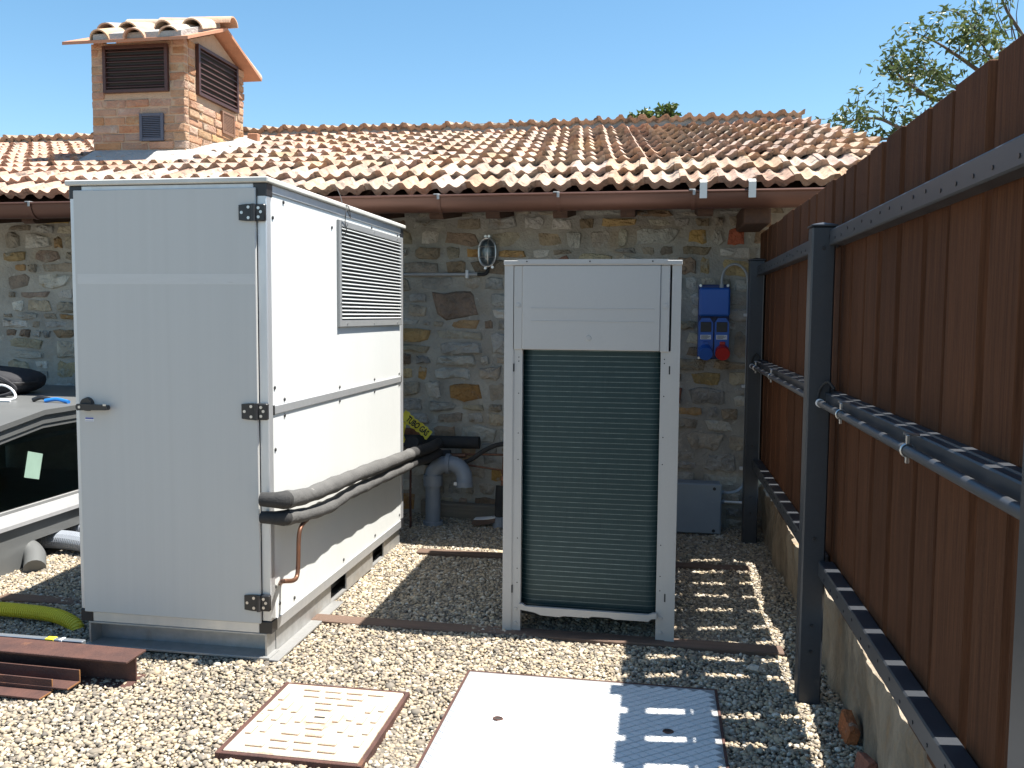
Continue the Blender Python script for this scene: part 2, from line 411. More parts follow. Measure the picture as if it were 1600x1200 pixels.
# ------------------------------------------------------------------ stone house
WY = 6.05
house = thing('stone_house', 'low rubble stone house with terracotta tile roof and brown gutter', 'house', (-2, WY, 0))
def wall_dy(x, z):
    return .010*mnoise.noise((x*3.1, z*3.1, 1.7)) + .006*mnoise.noise((x*9, z*9, 4.2))
w = MB(); nx, nz = 210, 62; X0, X1, Z0, Z1 = -7.4, 1.30, -.05, 2.42
for j in range(nz+1):
    for i in range(nx+1):
        x = X0+(X1-X0)*i/nx; z = Z0+(Z1-Z0)*j/nz
        w.v.append((x, WY + wall_dy(x, z), z))
for j in range(nz):
    for i in range(nx):
        a = j*(nx+1)+i; w.f.append((a, a+1, a+nx+2, a+nx+1))
w.sm = True
wall = part('wall', w, mat['mortar'], house, recalc=False)
w = MB(); w.box(X0, X1-.004, WY+.03, WY+.45, -.05, 2.40); part('wall_core', w, mat['mortar'], wall)
w = MB(); w.prism([(WY+.46, 0), (WY+6.0, 0), (WY+6.0, 2.3), (8.65, 3.02), (WY+.46, 2.36)], 0, X1-.35, X1-.004); part('gable_wall', w, mat['mortar'], house)

# rubble stones: courses with shared wandering boundaries, only the stretches the photograph shows
def courses(xa, xb, za, zb, seed):
    r = random.Random(seed); out = []
    z = za; lines = [(lambda x, z=z: z)]
    k = 0
    while z < zb:
        h = r.choice((.065,.085,.105,.125,.15,.175)); z2 = min(z+h, zb+.05)
        ph, am = r.uniform(0, 9), r.uniform(.008, .024)
        def top(x, z2=z2, ph=ph, am=am): return z2 + am*math.sin(x*3.3+ph) + .6*am*math.sin(x*8.1+ph*2)
        bot = lines[-1]; lines.append(top)
        x = xa - r.uniform(0, .15)
        while x < xb:
            wd = r.choice((.09,.13,.16,.2,.24,.28,.34))*(.8+h*2.2)
            x2 = x + wd; sk = r.uniform(-.025,.025); sk0 = sk
            if h > .13 and r.random() < .35:          # two thin stones above each other
                zm = r.uniform(.4,.6)
                mid = lambda q, zm=zm, top=top, bot=bot: bot(q)*(1-zm)+top(q)*zm
                out.append((x, x2, bot, mid)); out.append((x, x2, mid, top))
            else: out.append((x, x2, bot, top))
            x = x2
        z = z2; k += 1
    return out
def stone_mesh(x0, x1, bot, top, r, flat=False):
    n = 5; jt = r.uniform(.003,.011)
    pts = []
    for i in range(n):
        t = i/(n-1); pts.append([x0+(x1-x0)*t, bot(x0+(x1-x0)*t)])
    for i in range(n):
        t = 1-i/(n-1); pts.append([x0+(x1-x0)*t, top(x0+(x1-x0)*t)])
    cx = sum(p[0] for p in pts)/len(pts); cz = sum(p[1] for p in pts)/len(pts)
    w_, h_ = x1-x0, max(p[1] for p in pts)-min(p[1] for p in pts)
    res = []
    for i, p in enumerate(pts):
        corner = i in (0, n-1, n, 2*n-1)
        dx, dz = p[0]-cx, p[1]-cz
        kx = 1-jt*2/w_; kz = 1-jt*2/h_
        if corner:
            q = r.uniform(.70,1.0); kx *= q; kz *= r.uniform(.62,1.0)
        res.append((cx+dx*kx+r.uniform(-.09,.09)*w_*.45, cz+dz*kz*r.uniform(.80,1.08)+r.uniform(-.05,.05)*h_))
    N = len(res); v = []; f = []
    y0 = WY + wall_dy(cx, cz)
    pr = r.uniform(.004,.024); tx, tz = r.uniform(-.08,.08), r.uniform(-.16,.10)
    for p in res: v.append((p[0], y0+.014, p[1]))
    for p in res:
        q = r.uniform(.80,.93); x, z = cx+(p[0]-cx)*q, cz+(p[1]-cz)*q
        v.append((x, y0-pr*r.uniform(.5,1.25)+(x-cx)*tx+(z-cz)*tz, z))
    for p in res:
        q = r.uniform(.38,.58); x, z = cx+(p[0]-cx)*q, cz+(p[1]-cz)*q
        v.append((x, y0-pr*r.uniform(.8,1.6)-.002+(x-cx)*tx+(z-cz)*tz, z))
    v.append((cx, y0-pr*1.3-.002, cz)); c = 3*N
    for i in range(N):
        j = (i+1) % N
        f += [(i, j, N+j, N+i), (N+i, N+j, 2*N+j, 2*N+i), (2*N+i, 2*N+j, c)]
    mb = MB(); mb.v = [(a-cx, b-y0, d-cz) for a, b, d in v]; mb.f = f
    return mb, (cx, y0, cz)
SM = ['stone_grey']*9 + ['stone_tan']*8 + ['stone_ochre']*3 + ['stone_brown']*4 + ['stone_pale']*6 + ['stone_brick']*1
rw = random.Random(21); SL = []
for (xa, xb, za, zb, sd) in ((-4.95, -4.12, .78, 2.16, 9), (-1.95, .74, .0, 2.16, 5)):
    for (x0, x1, bt, tp) in courses(xa, xb, za, zb, sd):
        cx, cz = (x0+x1)/2, (bt((x0+x1)/2)+tp((x0+x1)/2))/2
        if -.62 < x0 and x1 < .03 and .0 < cz < 1.62: continue      # wholly behind the heat pump
        if x1 - x0 < .05 or tp(cx)-bt(cx) < .03: continue
        mb, loc = stone_mesh(x0, x1, bt, tp, rw)
        k = rw.choice(SM)
        if cz > 1.75 and rw.random() < .5: k = rw.choice(['stone_tan','stone_brown','stone_ochre'])
        SL.append(((x1-x0)*(tp(cx)-bt(cx)), mb, loc, k))
SL.sort(key=lambda q: -q[0])
for ar, mb, loc, k in SL[:292]: put('stone', mesh_of('stone', mb), mat[k], wall, Matrix.Translation(loc))
rest = MB(); ids = []; keys = sorted(set(SM))
for ar, mb, loc, k in SL[292:]:
    rest.add([(a+loc[0], b+loc[1], c+loc[2]) for a, b, c in mb.v], mb.f); ids += [keys.index(k)]*len(mb.f)
if ids:
    me = bpy.data.meshes.new('small_stones'); me.from_pydata(rest.v, [], rest.f)
    for k in keys: me.materials.append(mat[k])
    me.polygons.foreach_set('material_index', ids)
    tag(put('small_stones', me, None, wall), kind='stuff')
# ------------------------------------------------------------------ roof
EX = .339; TW = .222; XV = 1.345
rows = []
y, z = 5.42, 2.215
for r_ in range(11):
    a = math.radians(22.5 if r_ < 2 else 16.2)
    rows.append((y, z, a)); y += EX*math.cos(a); z += EX*math.sin(a)
RY, RZ = y, z
dk = MB()
XE = XV+.09*(RY-rows[0][0])
prof = [(rows[0][0]+.01, rows[0][1]-.035), (rows[2][0], rows[2][1]-.035), (RY, RZ-.03), (RY+3.2, RZ-.03-3.2*.29),
        (RY+3.2, RZ-.13-3.2*.29), (RY, RZ-.11), (rows[2][0], rows[2][1]-.09), (rows[0][0]+.01, rows[0][1]-.075)]
dk.prism(prof, 0, -9.2, XV-.03); dk.v = [(XV-.03+.09*max(0, RY-p[1]) if p[0] > 0 else p[0], p[1], p[2]) for p in dk.v]
roof = part('roof', dk, mat['rafter_wood'], house)
PROF = [(0,.030),(.010,.034),(.036,.034),(.044,.024),(.058,.007),(.074,.001),(.092,.006),(.108,.020),(.118,.024),(.128,.020),(.146,.006),(.164,.001),(.184,.007),(.204,.024),(.226,.030)]
def tile_mesh(seed):
    r = random.Random(seed); mb = MB(); L = .41; n = len(PROF)
    hs = r.uniform(.9,1.1)
    secs = [(0.0, .004), (.03, .0), (.21, r.uniform(-.003,.002)), (L, -.004)]
    for s, dz in secs:
        for u, h in PROF:
            ss = s
            if s == 0: ss = (h-.015)*-.25 + r.uniform(-.004,.004)
            mb.v.append((u, ss, h*1.15*hs+dz+.036+r.uniform(-.0012,.0012)))
    for j in range(len(secs)-1):
        for i in range(n-1): mb.f.append((j*n+i, j*n+i+1, (j+1)*n+i+1, (j+1)*n+i))
    o = len(mb.v)                                    # front edge, then a flat underside strip
    for u, h in PROF: mb.v.append((u, (h-.015)*-.25+.028, max(-.006, h*1.15*hs-.006)))
    for i in range(n-1): mb.f.append((o+i, o+i+1, i+1, i))
    for e in (0, n-1): mb.f.append((e, 3*n+e, o+e))
    mb.sm = True
    return mb
TM = [mesh_of('tile', tile_mesh(s)) for s in range(6)]
TMB = [tile_mesh(s) for s in range(6)]
for t in TM: t.materials.append(mat['roof_tile'])
rt = random.Random(4); cand = []
ncol = int((XV+9.1)/TW)
for ri, (y, z, a) in enumerate(rows):
    for ci in range(ncol):
        x = XV + .09*(RY-y) - (ci+1)*TW
        sag = .012*math.sin(x*1.1+.4) + .010*math.sin(x*2.7+ri)*(ri/10) + .03*max(0, x-.2)*(ri/10)
        M = (Matrix.Translation((x+rt.uniform(-.004,.004), y+rt.uniform(-.007,.007), z+sag*.6+rt.uniform(-.003,.003)))
             @ Euler((a-math.radians(4.6)+rt.uniform(-.012,.012), rt.uniform(-.012,.012), rt.uniform(-.014,.014))).to_matrix().to_4x4())
        if -4.66 < x+.11 < -3.95 and 6.85 < y < 7.7: continue
        dd = y - x*.1658
        inv = -.80 < (x+.11)/y*1.02 + .0 < .3
        cand.append((ri, ci, x, y, M, rt.randrange(6), (x+.11)/y > -.735))
vis = [c for c in cand if c[6]]
vis.sort(key=lambda c: (c[0], c[3]))
first = set(id(c) for c in vis[:286])
rest = MB()
for c in cand:
    if id(c) in first: put('tile', TM[c[5]], None, roof, c[4])
    else:
        src = TMB[c[5]]; o = len(rest.v)
        rest.v += [tuple(c[4] @ Vector(p)) for p in src.v]; rest.f += [tuple(i+o for i in f) for f in src.f]
rest.sm = True
tag(part('far_tiles', rest, mat['roof_tile'], roof, recalc=False), kind='stuff')
# ridge course bedded on mortar
rb = MB(); rb.prism([(RY-.13, RZ-.02), (RY-.10, RZ+.082), (RY+.14, RZ+.088), (RY+.16, RZ-.02)], 0, -8.9, XV-.02); part('ridge_mortar', rb, mat['mortar'], roof)
rest = MB(); rid = []
for ci in range(ncol):
    x = XV-(ci+1)*TW
    M = Matrix.Translation((x, RY-.15+rt.uniform(-.01,.01), RZ+.026+rt.uniform(-.006,.008)+.012*math.sin(x*1.1+.4))) @ Euler((math.radians(8)+rt.uniform(-.03,.03), rt.uniform(-.02,.02), rt.uniform(-.03,.03))).to_matrix().to_4x4()
    k = rt.randrange(6); src = TMB[k]; o = len(rest.v)
    rest.v += [tuple(M @ Vector(p)) for p in src.v]; rest.f += [tuple(i+o for i in f) for f in src.f]
rest.sm = True
tag(part('ridge_tiles', rest, mat['roof_tile'], roof, recalc=False), kind='stuff')
vb = MB(); vb.prism([(rows[0][0]+.02, rows[0][1]-.03), (rows[2][0], rows[2][1]-.03), (RY, RZ-.02), (RY, RZ-.12), (rows[2][0], rows[2][1]-.13), (rows[0][0]+.02, rows[0][1]-.10)], 0, XV-.025, XV+.0); vb.v = [(p[0]+.09*(RY-p[1]), p[1], p[2]) for p in vb.v]; part('verge_board', vb, mat['rafter_wood'], roof)
# rafters
xs = [-1.431+.005, -1.056, -.624, -.203, .27]
xs += [-1.85-.42*i for i in range(9)]
for x in xs:
    m_ = MB(); y0_ = 5.47; sl = math.tan(math.radians(22.5))
    m_.prism([(y0_, 2.075), (y0_+.03, 2.062), (6.10, 2.062+.60*sl*.35), (6.10, 2.40), (5.80, 2.26), (y0_, 2.155)], 0, x-.045, x+.045)
    part('rafter', m_, mat['rafter_wood'], house)
m_ = MB(); m_.box(.50, .66, 5.50, 6.10, 2.015, 2.135, .008); part('beam_end', m_, mat['rafter_wood'], house)
# gutter: half round trough with rolled lip
gm = MB(); gr = .078; gy = 5.385; N = 14
def gz(x): return 2.182 + .0022*(x+1.4)
gx = [-7.6 + .3*i for i in range(31)]; gx = [x for x in gx if x < XE]; gx.append(XE+.02)
sec = []
for k in range(N+1):
    a = PI + PI*k/N; sec.append((math.cos(a)*gr, math.sin(a)*gr*1.18))
inner = [(p[0]*.965, p[1]*.965) for p in reversed(sec)]
lip = [(-gr-.006+.010*math.cos(a), .004+.010*math.sin(a)) for a in (PI*1.4, PI, PI*.6, PI*.2, -.3)]
full = lip[::-1] + sec[1:] + inner[:-1]
full = sec + inner
for x in gx:
    for p in full: gm.v.append((x, gy+p[0], gz(x)+p[1]))
n = len(full)
for i in range(len(gx)-1):
    for k in range(n): gm.f.append((i*n+k, i*n+(k+1) % n, (i+1)*n+(k+1) % n, (i+1)*n+k))
gm.f += [tuple(range(n)), tuple(range((len(gx)-1)*n, len(gx)*n))[::-1]]
gm.sm = True
gutter = part('gutter', gm, mat['gutter_copper'], house)
l = MB(); l.tube([(x, gy-gr-.002, gz(x)+.003) for x in gx], .0085, 8); part('gutter_lip', l, mat['gutter_copper'], gutter)
for bx in (-6.05, -4.22, -1.37, -.62, .19):
    b = MB()
    for k in range(N):
        a0, a1 = PI+PI*k/N, PI+PI*(k+1)/N
        p = [(math.cos(t)*(gr+q), math.sin(t)*(gr+q)*1.18) for t, q in ((a0,.0025),(a1,.0025),(a1,.006),(a0,.006))]
        b.prism([(gy+c[0], gz(bx)+c[1]) for c in p], 0, bx-.011, bx+.011)
    br = part('gutter_bracket', b, mat['gutter_copper'], gutter)
    c = MB(); c.box(bx-.028, bx+.010, gy-gr-.014, gy-gr+.03, gz(bx)+.008, gz(bx)+.016, .002); c.box(bx-.006, bx+.010, gy-gr-.016, gy-gr-.010, gz(bx)-.02, gz(bx)+.012, .002)
    part('bracket_clip', c, mat['frame_light'], gutter)
c = MB(); c.box(-1.55, -1.544, gy-.05, gy-.047, 2.1, 2.101); 
for sx in (.245, .525):
    c = MB(); t = .004
    path = [(gy+.075, gz(0)+.085), (gy-.060, gz(0)+.070), (gy-.098, gz(0)+.050), (gy-.098, gz(0)-.040)]
    for p, q in zip(path, path[1:]):
        d = Vector((q[0]-p[0], q[1]-p[1])).normalized(); nn = Vector((-d.y, d.x))*t
        c.prism([(p[0]+nn.x, p[1]+nn.y), (q[0]+nn.x, q[1]+nn.y), (q[0]-nn.x, q[1]-nn.y), (p[0]-nn.x, p[1]-nn.y)], 0, sx-.021, sx+.021)
    part('metal_strap', c, mat['cover_white'], gutter)

# ------------------------------------------------------------------ chimney
CX0, CX1, CY0, CY1 = -4.78, -3.918, 6.79, 7.83
def roof_z(yy):
    y2, z2, _ = rows[2]
    return z2 + (yy-y2)*math.tan(math.radians(16.2)) if yy > y2 else z2 + (yy-y2)*math.tan(math.radians(22.5))
CZT = 3.70
chim = thing('chimney', 'square brick chimney with brown louvres and a small tiled gable cap', 'chimney', ((CX0+CX1)/2, (CY0+CY1)/2, roof_z(CY0)))
c = MB(); c.box(CX0+.006, CX1-.009, CY0+.006, CY1-.006, 2.55, CZT); part('core', c, mat['chimney_mortar'], chim)
RAD = (CY0-.15, 3.655), (7.30, 3.925), (CY1+.14, 3.665)
c = MB(); c.prism([(CY0+.02, 3.66), (CY1-.02, 3.66), (CY1-.02, 3.70), (7.30, 3.90), (CY0+.02, 3.70)], 0, CX1-.10, CX1-.012); part('gable_infill', c, mat['chimney_mortar'], chim)
openF = (-4.655, -4.062, 3.285, 3.70); openS = (6.975, 7.685, 3.30, 3.735)
BR = []
rb_ = random.Random(12)
pitch = .0705; zc = 2.60; k = 0
def brick(x0, x1, y0, y1, z0, z1):
    mb = MB(); mb.box(x0, x1, y0, y1, z0, z1, .007)
    mb.v = [(a+rb_.uniform(-.004,.004), b+rb_.uniform(-.004,.004), d+rb_.uniform(-.004,.004)) for a, b, d in mb.v]
    mb.sm = True
    put('brick', mesh_of('brick', mb), mat['chimney_brick'], chim)
while zc < 3.66:
    z0, z1 = zc+.004, zc+pitch-.004
    # front
    x = CX0 + (0 if k % 2 else -.13) + rb_.uniform(-.02,.02)
    while x < CX1-.01:
        L = rb_.uniform(.20,.26)
        a, b = max(x, CX0), min(x+L, CX1)
        if CX1-b < .06: b = CX1
        segs = [(a, b)]
        if z1 > openF[2]-.02 and z0 < openF[3]:
            segs = [s for s in ((a, min(b, openF[0])), (max(a, openF[1]), b)) if s[1]-s[0] > .02]
        for s in segs:
            if s[1]-s[0] > .025 and z1 > roof_z(CY0)+.02:
                out = rb_.uniform(-.004,.006)
                brick(s[0]+.004, s[1]-.004, CY0-out, CY0+.06, z0, z1)
        x = b if b == CX1 else x+L
    # right side
    y = CY0+.062 + (0 if k % 2 else -.0)
    fl = k % 2
    while y < CY1-.01:
        L = rb_.uniform(.2,.26) if not fl else rb_.uniform(.10,.16); fl = 0
        a, b = y, min(y+L, CY1)
        if CY1-b < .06: b = CY1
        segs = [(a, b)]
        if z1 > openS[2]-.02 and z0 < openS[3]:
            segs = [s for s in ((a, min(b, openS[0])), (max(a, openS[1]), b)) if s[1]-s[0] > .02]
        for s in segs:
            if s[1]-s[0] > .025 and z1 > roof_z(s[1])-.02:
                out = rb_.uniform(-.006,.010)
                brick(CX1-.06, CX1+out, s[0]+.004, s[1]-.004, z0, z1)
        y = b
    zc += pitch; k += 1
def louvre(name, axis, a0, a1, z0, z1, face, ns, m_, parent, fr=.028, out=.026, slat_out=.004, dark='pump_dark'):
    """axis 1: faces -y at y=face ; axis 0: faces +x at x=face"""
    def bx(mb, p, q, zz0, zz1, d0, d1, ch=.002):
        if axis == 1: mb.box(p, q, face-d1, face-d0, zz0, zz1, ch)
        else: mb.box(face+d0, face+d1, p, q, zz0, zz1, ch)
    f = MB(); bx(f, a0, a0+fr, z0, z1, -.02, out); bx(f, a1-fr, a1, z0, z1, -.02, out)
    bx(f, a0+fr, a1-fr, z0, z0+fr, -.02, out-.002); bx(f, a0+fr, a1-fr, z1-fr, z1, -.02, out-.002)
    lo = part(name, f, mat[m_], parent)
    bk = MB(); bx(bk, a0+.01, a1-.01, z0+.01, z1-.01, -.0055, -.003, 0); part('backing', bk, mat[dark], lo)
    st = (z1-z0-2*fr)/ns
    for i in range(ns):
        zc_ = z0+fr+st*(i+.5); hh = st*.36; t = .003
        s = MB()
        pr_ = [(-.002, zc_+hh+t), (-.002, zc_+hh-t), (out-.006, zc_-hh*.3-t), (out-.006, zc_-hh*.3+t)]
        if axis == 1: s.prism([(face-d, zz) for d, zz in pr_], 0, a0+fr, a1-fr)
        else: s.prism([(face+d, zz) for d, zz in pr_], 1, a0+fr, a1-fr)
        part('slat', s, mat[m_], lo)
    return lo
louvre('louvre_vent', 1, openF[0], openF[1], openF[2], 3.672, CY0, 8, 'brown_metal', chim)
louvre('louvre_vent', 0, openS[0], openS[1], openS[2], 3.725, CX1, 8, 'brown_metal', chim)
louvre('grille', 1, -4.331, -4.114, 2.882, 3.109, CY0-.008, 12, 'vent_grey', chim, fr=.024, out=.012)
louvre('grille', 0, 7.385, 7.615, 3.065, 3.262, CX1+.010, 12, 'vent_copper', chim, fr=.018, out=.010)
sl = MB()
(ya, za), (yb, zb), (yc, zc2) = RAD; t = .026
tvx0, tvx1 = -4.93, -3.80
sl.prism([(ya, za), (yb, zb), (yb, zb+t), (ya, za+t)], 0, tvx0, tvx1); part('roof_slab', sl, mat['terracotta'], chim)
sl = MB(); sl.prism([(yb+.002, zb), (yc, zc2), (yc, zc2+t), (yb+.002, zb+t)], 0, tvx0, tvx1); part('roof_slab', sl, mat['terracotta'], chim)
def coppo(L=.40, r0=.095, r1=.078, t=.013, n=10):
    mb = MB(); sec = []
    for s, q in ((0, r0), (L*.5, (r0+r1)/2), (L, r1)):
        for rr in (q, q-t):
            for k in range(n+1):
                a = PI*k/n; mb.v.append((math.cos(a)*rr, s, math.sin(a)*rr*.92))
    m2 = n+1
    for j in range(2):
        A = j*2*m2; B = (j+1)*2*m2
        for k in range(n):
            mb.f.append((A+k, A+k+1, B+k+1, B+k)); mb.f.append((A+m2+k, B+m2+k, B+m2+k+1, A+m2+k+1))
        mb.f.append((A, B, B+m2, A+m2)); mb.f.append((A+n, A+m2+n, B+m2+n, B+n))
    for A in (0, 4*m2):
        for k in range(n): mb.f.append((A+k, A+m2+k, A+m2+k+1, A+k+1))
    mb.sm = True
    return mb
CM = mesh_of('roof_tile', coppo()); CM.materials.append(mat['coppo'])
fs = math.atan2(zb-za, yb-ya); bs = math.atan2(zc2-zb, yc-yb)
def cop(x, y, z, rx, rz, ry=0, s=1): put('roof_tile', CM, None, chim, Matrix.Translation((x, y, z)) @ Euler((rx, ry, rz)).to_matrix().to_4x4() @ Matrix.Scale(s, 4))
zs = lambda yy: za+t+(yy-ya)*math.tan(fs)
for x, dy, rz in ((-4.60,.02,-.10), (-4.27,-.01,.08), (-3.98,.03,.05)):
    cop(x, ya+dy, zs(ya+dy)-.004, fs, rz)
for x, dy, rz in ((-4.50,.27,.03), (-4.16,.25,-.12), (-3.93,.30,.05), (-4.72,.30,.1)):
    cop(x, ya+dy, zs(ya+dy)+.03, fs-.05, rz)
for x, rz in ((-4.62,-PI/2), (-4.30,-PI/2), (-4.02,-PI/2)):
    cop(x-.12, yb+rt.uniform(-.02,.02), zb+.052+rt.uniform(-.01,.015), 0, rz+rt.uniform(-.1,.1), 0)
for x in (-4.68,-4.40,-4.12,-3.90): cop(x, yc+.02, zc2+t-.004, -bs, PI)
cp = MB(); cp.prism([(ya+.02, zs(ya+.02)), (ya+.02, zs(ya+.02)+.045), (yb, zb+t+.05), (yb, zb+t)], 0, -4.66, -3.87); part('cap_mortar', cp, mat['cement'], chim)
# cement flashing round the base
fl = MB()
ny_ = 16
for i in range(ny_+1):
    yy = CY0-.24 + (CY1+.10-CY0+.24)*i/ny_
    for xx, dz in ((CX0-.16,-.01), (CX0-.04,.05), (CX0+.02,.085), (CX1-.02,.085), (CX1+.07,.06), (CX1+.25,-.005)):
        f2 = max(0, min(1, (yy-CY0+.24)/.22))
        fl.v.append((xx+.02*mnoise.noise((xx*5,yy*5,1)), yy, roof_z(yy)+.035+(dz*f2 if dz > 0 else dz)+.018*mnoise.noise((xx*6,yy*6,0))))
for i in range(ny_):
    for k in range(5):
        a = i*6+k; fl.f.append((a, a+1, a+7, a+6))
o = len(fl.v); fl.sm = True
part('cement_flashing', fl, mat['cement'], chim, recalc=False)
u = MB(); u.box(-3.905, -3.80, 7.86, 7.92, roof_z(7.9)+.0, 3.155, .006); tag(part('vent_upstand', u, mat['terracotta'], house))

# ------------------------------------------------------------------ equipment cabinet
A0, A1, B0, B1, ZB, ZT = -2.442, -1.565, 3.308, 5.202, .115, 1.971
cab = thing('equipment_cabinet', 'tall white sheet metal cabinet with hinged door and side louvre', 'cabinet', ((A0+A1)/2, (B0+B1)/2, 0))
def cpart(n, m_, *bxs, ch=.002, parent=None):
    mb = MB()
    for b in bxs: mb.box(*b, ch)
    return part(n, mb, mat[m_], parent or cab)
fw = .042
for x0, x1, y0, y1 in ((A0, A0+fw, B0, B0+fw), (A1-fw, A1, B0, B0+fw), (A0, A0+fw, B1-fw, B1), (A1-fw, A1, B1-fw, B1)):
    cpart('corner_post', 'aluminium', (x0, x1, y0, y1, ZB+.052, ZT-.034), ch=.004)
cpart('top_rail', 'aluminium', (A0+.055, A1-.055, B0, B0+fw, ZT-.034, ZT)); cpart('bottom_rail', 'aluminium', (A0+.055, A1-.055, B0+.001, B0+fw, ZB, ZB+.048))
cpart('top_rail', 'aluminium', (A1-fw, A1, B0+.055, B1-.05, ZT-.034, ZT)); cpart('bottom_rail', 'aluminium', (A1-fw, A1, B0+.055, B1-.05, ZB, ZB+.048))
cpart('middle_rail', 'aluminium', (A1-fw, A1+.001, B0+fw+.01, B1-fw-.006, 1.030, 1.066))
for x0, x1 in ((A0-.002, A0+.055), (A1-.055, A1+.002)):
    for z0, z1 in ((ZT-.052, ZT+.001), (ZB-.001, ZB+.052)):
        mb = MB(); mb.box(x0, x1, B0-.002, B0+.055, z0, z1, .003); part('corner_block', mb, mat['black_plastic'], cab)
for z0, z1 in ((ZT-.052, ZT+.001), (ZB-.001, ZB+.052)):
    mb = MB(); mb.box(A1-.055, A1+.002, B1-.05, B1+.002, z0, z1, .003); part('corner_block', mb, mat['black_plastic'], cab)
mb = MB(); mb.box(A1-.01, A1+.002, B0+fw+.0, B0+fw+.0105, 1.028, 1.068); mb.box(A1-.01, A1+.002, B1-fw-.0065, B1-fw, 1.028, 1.068); part('rail_joint', mb, mat['black_plastic'], cab)
cpart('top_cover', 'cover_white', (A0-.012, A1+.014, B0-.016, B1+.014, ZT+.002, ZT+.024), ch=.004)
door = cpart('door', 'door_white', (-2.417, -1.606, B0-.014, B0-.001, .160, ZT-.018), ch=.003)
tp = MB(); tp.box(-2.405, -1.612, B0-.0148, B0-.0139, 1.565, 1.607); part('tape_residue', tp, M_('tape_residue', (.52,.515,.495), .6, col2=(.56,.555,.535), scale=9, stretch=(1,1,6), spots=[(9,.60,.68,(.495,.49,.47)),(16,.68,.72,(.33,.33,.32))]), door)
for zc_ in (1.852, 1.048, .250):
    hb = MB()
    hb.prism([(-1.674, zc_-.030), (-1.640, zc_-.034), (-1.612, zc_-.034), (-1.612, zc_+.034), (-1.640, zc_+.034), (-1.674, zc_+.030)], 1, B0-.022, B0-.0135)
    hb.box(-1.612, -1.563, B0-.020, B0-.001, zc_-.034, zc_+.034, .004)
    hb.tube([(-1.610, B0-.022, zc_-.034), (-1.610, B0-.022, zc_+.034)], .009, 12)
    h = part('hinge', hb, mat['black_plastic'], cab)
    for sx, sz, d in ((-1.661, 0, .022), (-1.632, .021, .022), (-1.632, -.021, .022), (-1.590, .018, .020), (-1.590, -.018, .020), (-1.580, .002, .020)):
        s = MB(); s.disc((sx, B0-d-.0002, zc_+sz), (0,-1,0), .0062, .0022, 12); part('screw', s, mat['screw_steel'], h)
hd = MB(); hd.disc((-2.372, B0-.014, 1.060), (0,-1,0), .030, .016, 24, .027); hd.sm = True
ha = part('handle', hd, mat['black_plastic'], door)
hd = MB(); hd.prism([(-2.404, 1.046), (-2.398, 1.036), (-2.36, 1.038), (-2.262, 1.040), (-2.258, 1.050), (-2.262, 1.060), (-2.36, 1.064), (-2.398, 1.064), (-2.404, 1.056)], 1, B0-.052, B0-.0302); part('lever', hd, mat['black_plastic'], ha)
hd = MB(); hd.disc((-2.386, B0-.0525, 1.051), (0,-1,0), .006, .002); hd.box(-2.277, -2.263, B0-.0535, B0-.051, 1.058, 1.0655); part('rivet', hd, mat['screw_steel'], ha)
lb = MB(); lb.box(-2.388, -2.346, B0-.0152, B0-.0138, .986, 1.004); lb = part('sticker', lb, mat['label_white'], door)
l2 = MB(); l2.box(-2.386, -2.348, B0-.0156, B0-.0151, .997, 1.003); l2.box(-2.386, -2.348, B0-.0156, B0-.0151, .988, .9895); part('print', l2, mat['label_blue'], lb)
# right side panels
PX = A1-.006
cpart('side_panel', 'panel_white', (PX-.03, PX, B0+fw, B1-fw, 1.066, ZT-.034), ch=.002)
cpart('side_panel', 'panel_white', (PX-.03, PX, B0+fw, B1-fw, ZB+.048, 1.030), ch=.002)
cpart('left_panel', 'panel_white', (A0+.006, A0+.03, B0+fw, B1-fw, ZB+.048, ZT-.034)); cpart('rear_panel', 'panel_white', (A0+fw, A1-fw, B1-.03, B1-.006, ZB+.048, ZT-.034))
pl = [(3.48,1.915),(4.03,1.865),(4.62,1.922),(5.10,1.922)] + [(3.375,1.84),(3.375,1.14)] + [(yy, zz) for yy in (3.47,4.12,4.66,5.13) for zz in (1.082,1.013)] + [(3.375,.88),(3.40,.215),(3.55,.19),(4.16,.19),(4.66,.19),(5.13,.20),(3.36,.30)]
for yy, zz in pl:
    s = MB(); s.disc((PX, yy, zz), (1,0,0), .0085, .004, 12, .007); part('plug', s, mat['black_plastic'], cab)
# side louvre: frame, 25 slats
LV = (4.095, 5.150, 1.383, 1.912)
f = MB(); fx = PX; o_ = .016
f.box(fx, fx+o_, LV[0], LV[0]+.028, LV[2], LV[3], .002); f.box(fx, fx+o_, LV[1]-.028, LV[1], LV[2], LV[3], .002)
f.box(fx, fx+o_-.001, LV[0]+.028, LV[1]-.028, LV[2], LV[2]+.036, .002); f.box(fx, fx+o_-.001, LV[0]+.028, LV[1]-.028, LV[3]-.030, LV[3], .002)
lv = part('side_louvre', f, mat['frame_light'], cab)
bk = MB(); bk.box(fx+.0005, fx+.0015, LV[0]+.02, LV[1]-.02, LV[2]+.02, LV[3]-.02); part('backing', bk, mat['pump_dark'], lv)
ns_ = 24; st = (LV[3]-LV[2]-.066)/ns_
for i in range(ns_):
    zc_ = LV[2]+.036+st*(i+.5); s = MB()
    s.prism([(fx+.002, zc_+.0050), (fx+.002, zc_+.0030), (fx+.016, zc_-.0050), (fx+.018, zc_-.0046), (fx+.018, zc_-.0010)], 1, LV[0]+.026, LV[1]-.026)
    part('slat', s, mat['panel_white'], lv)
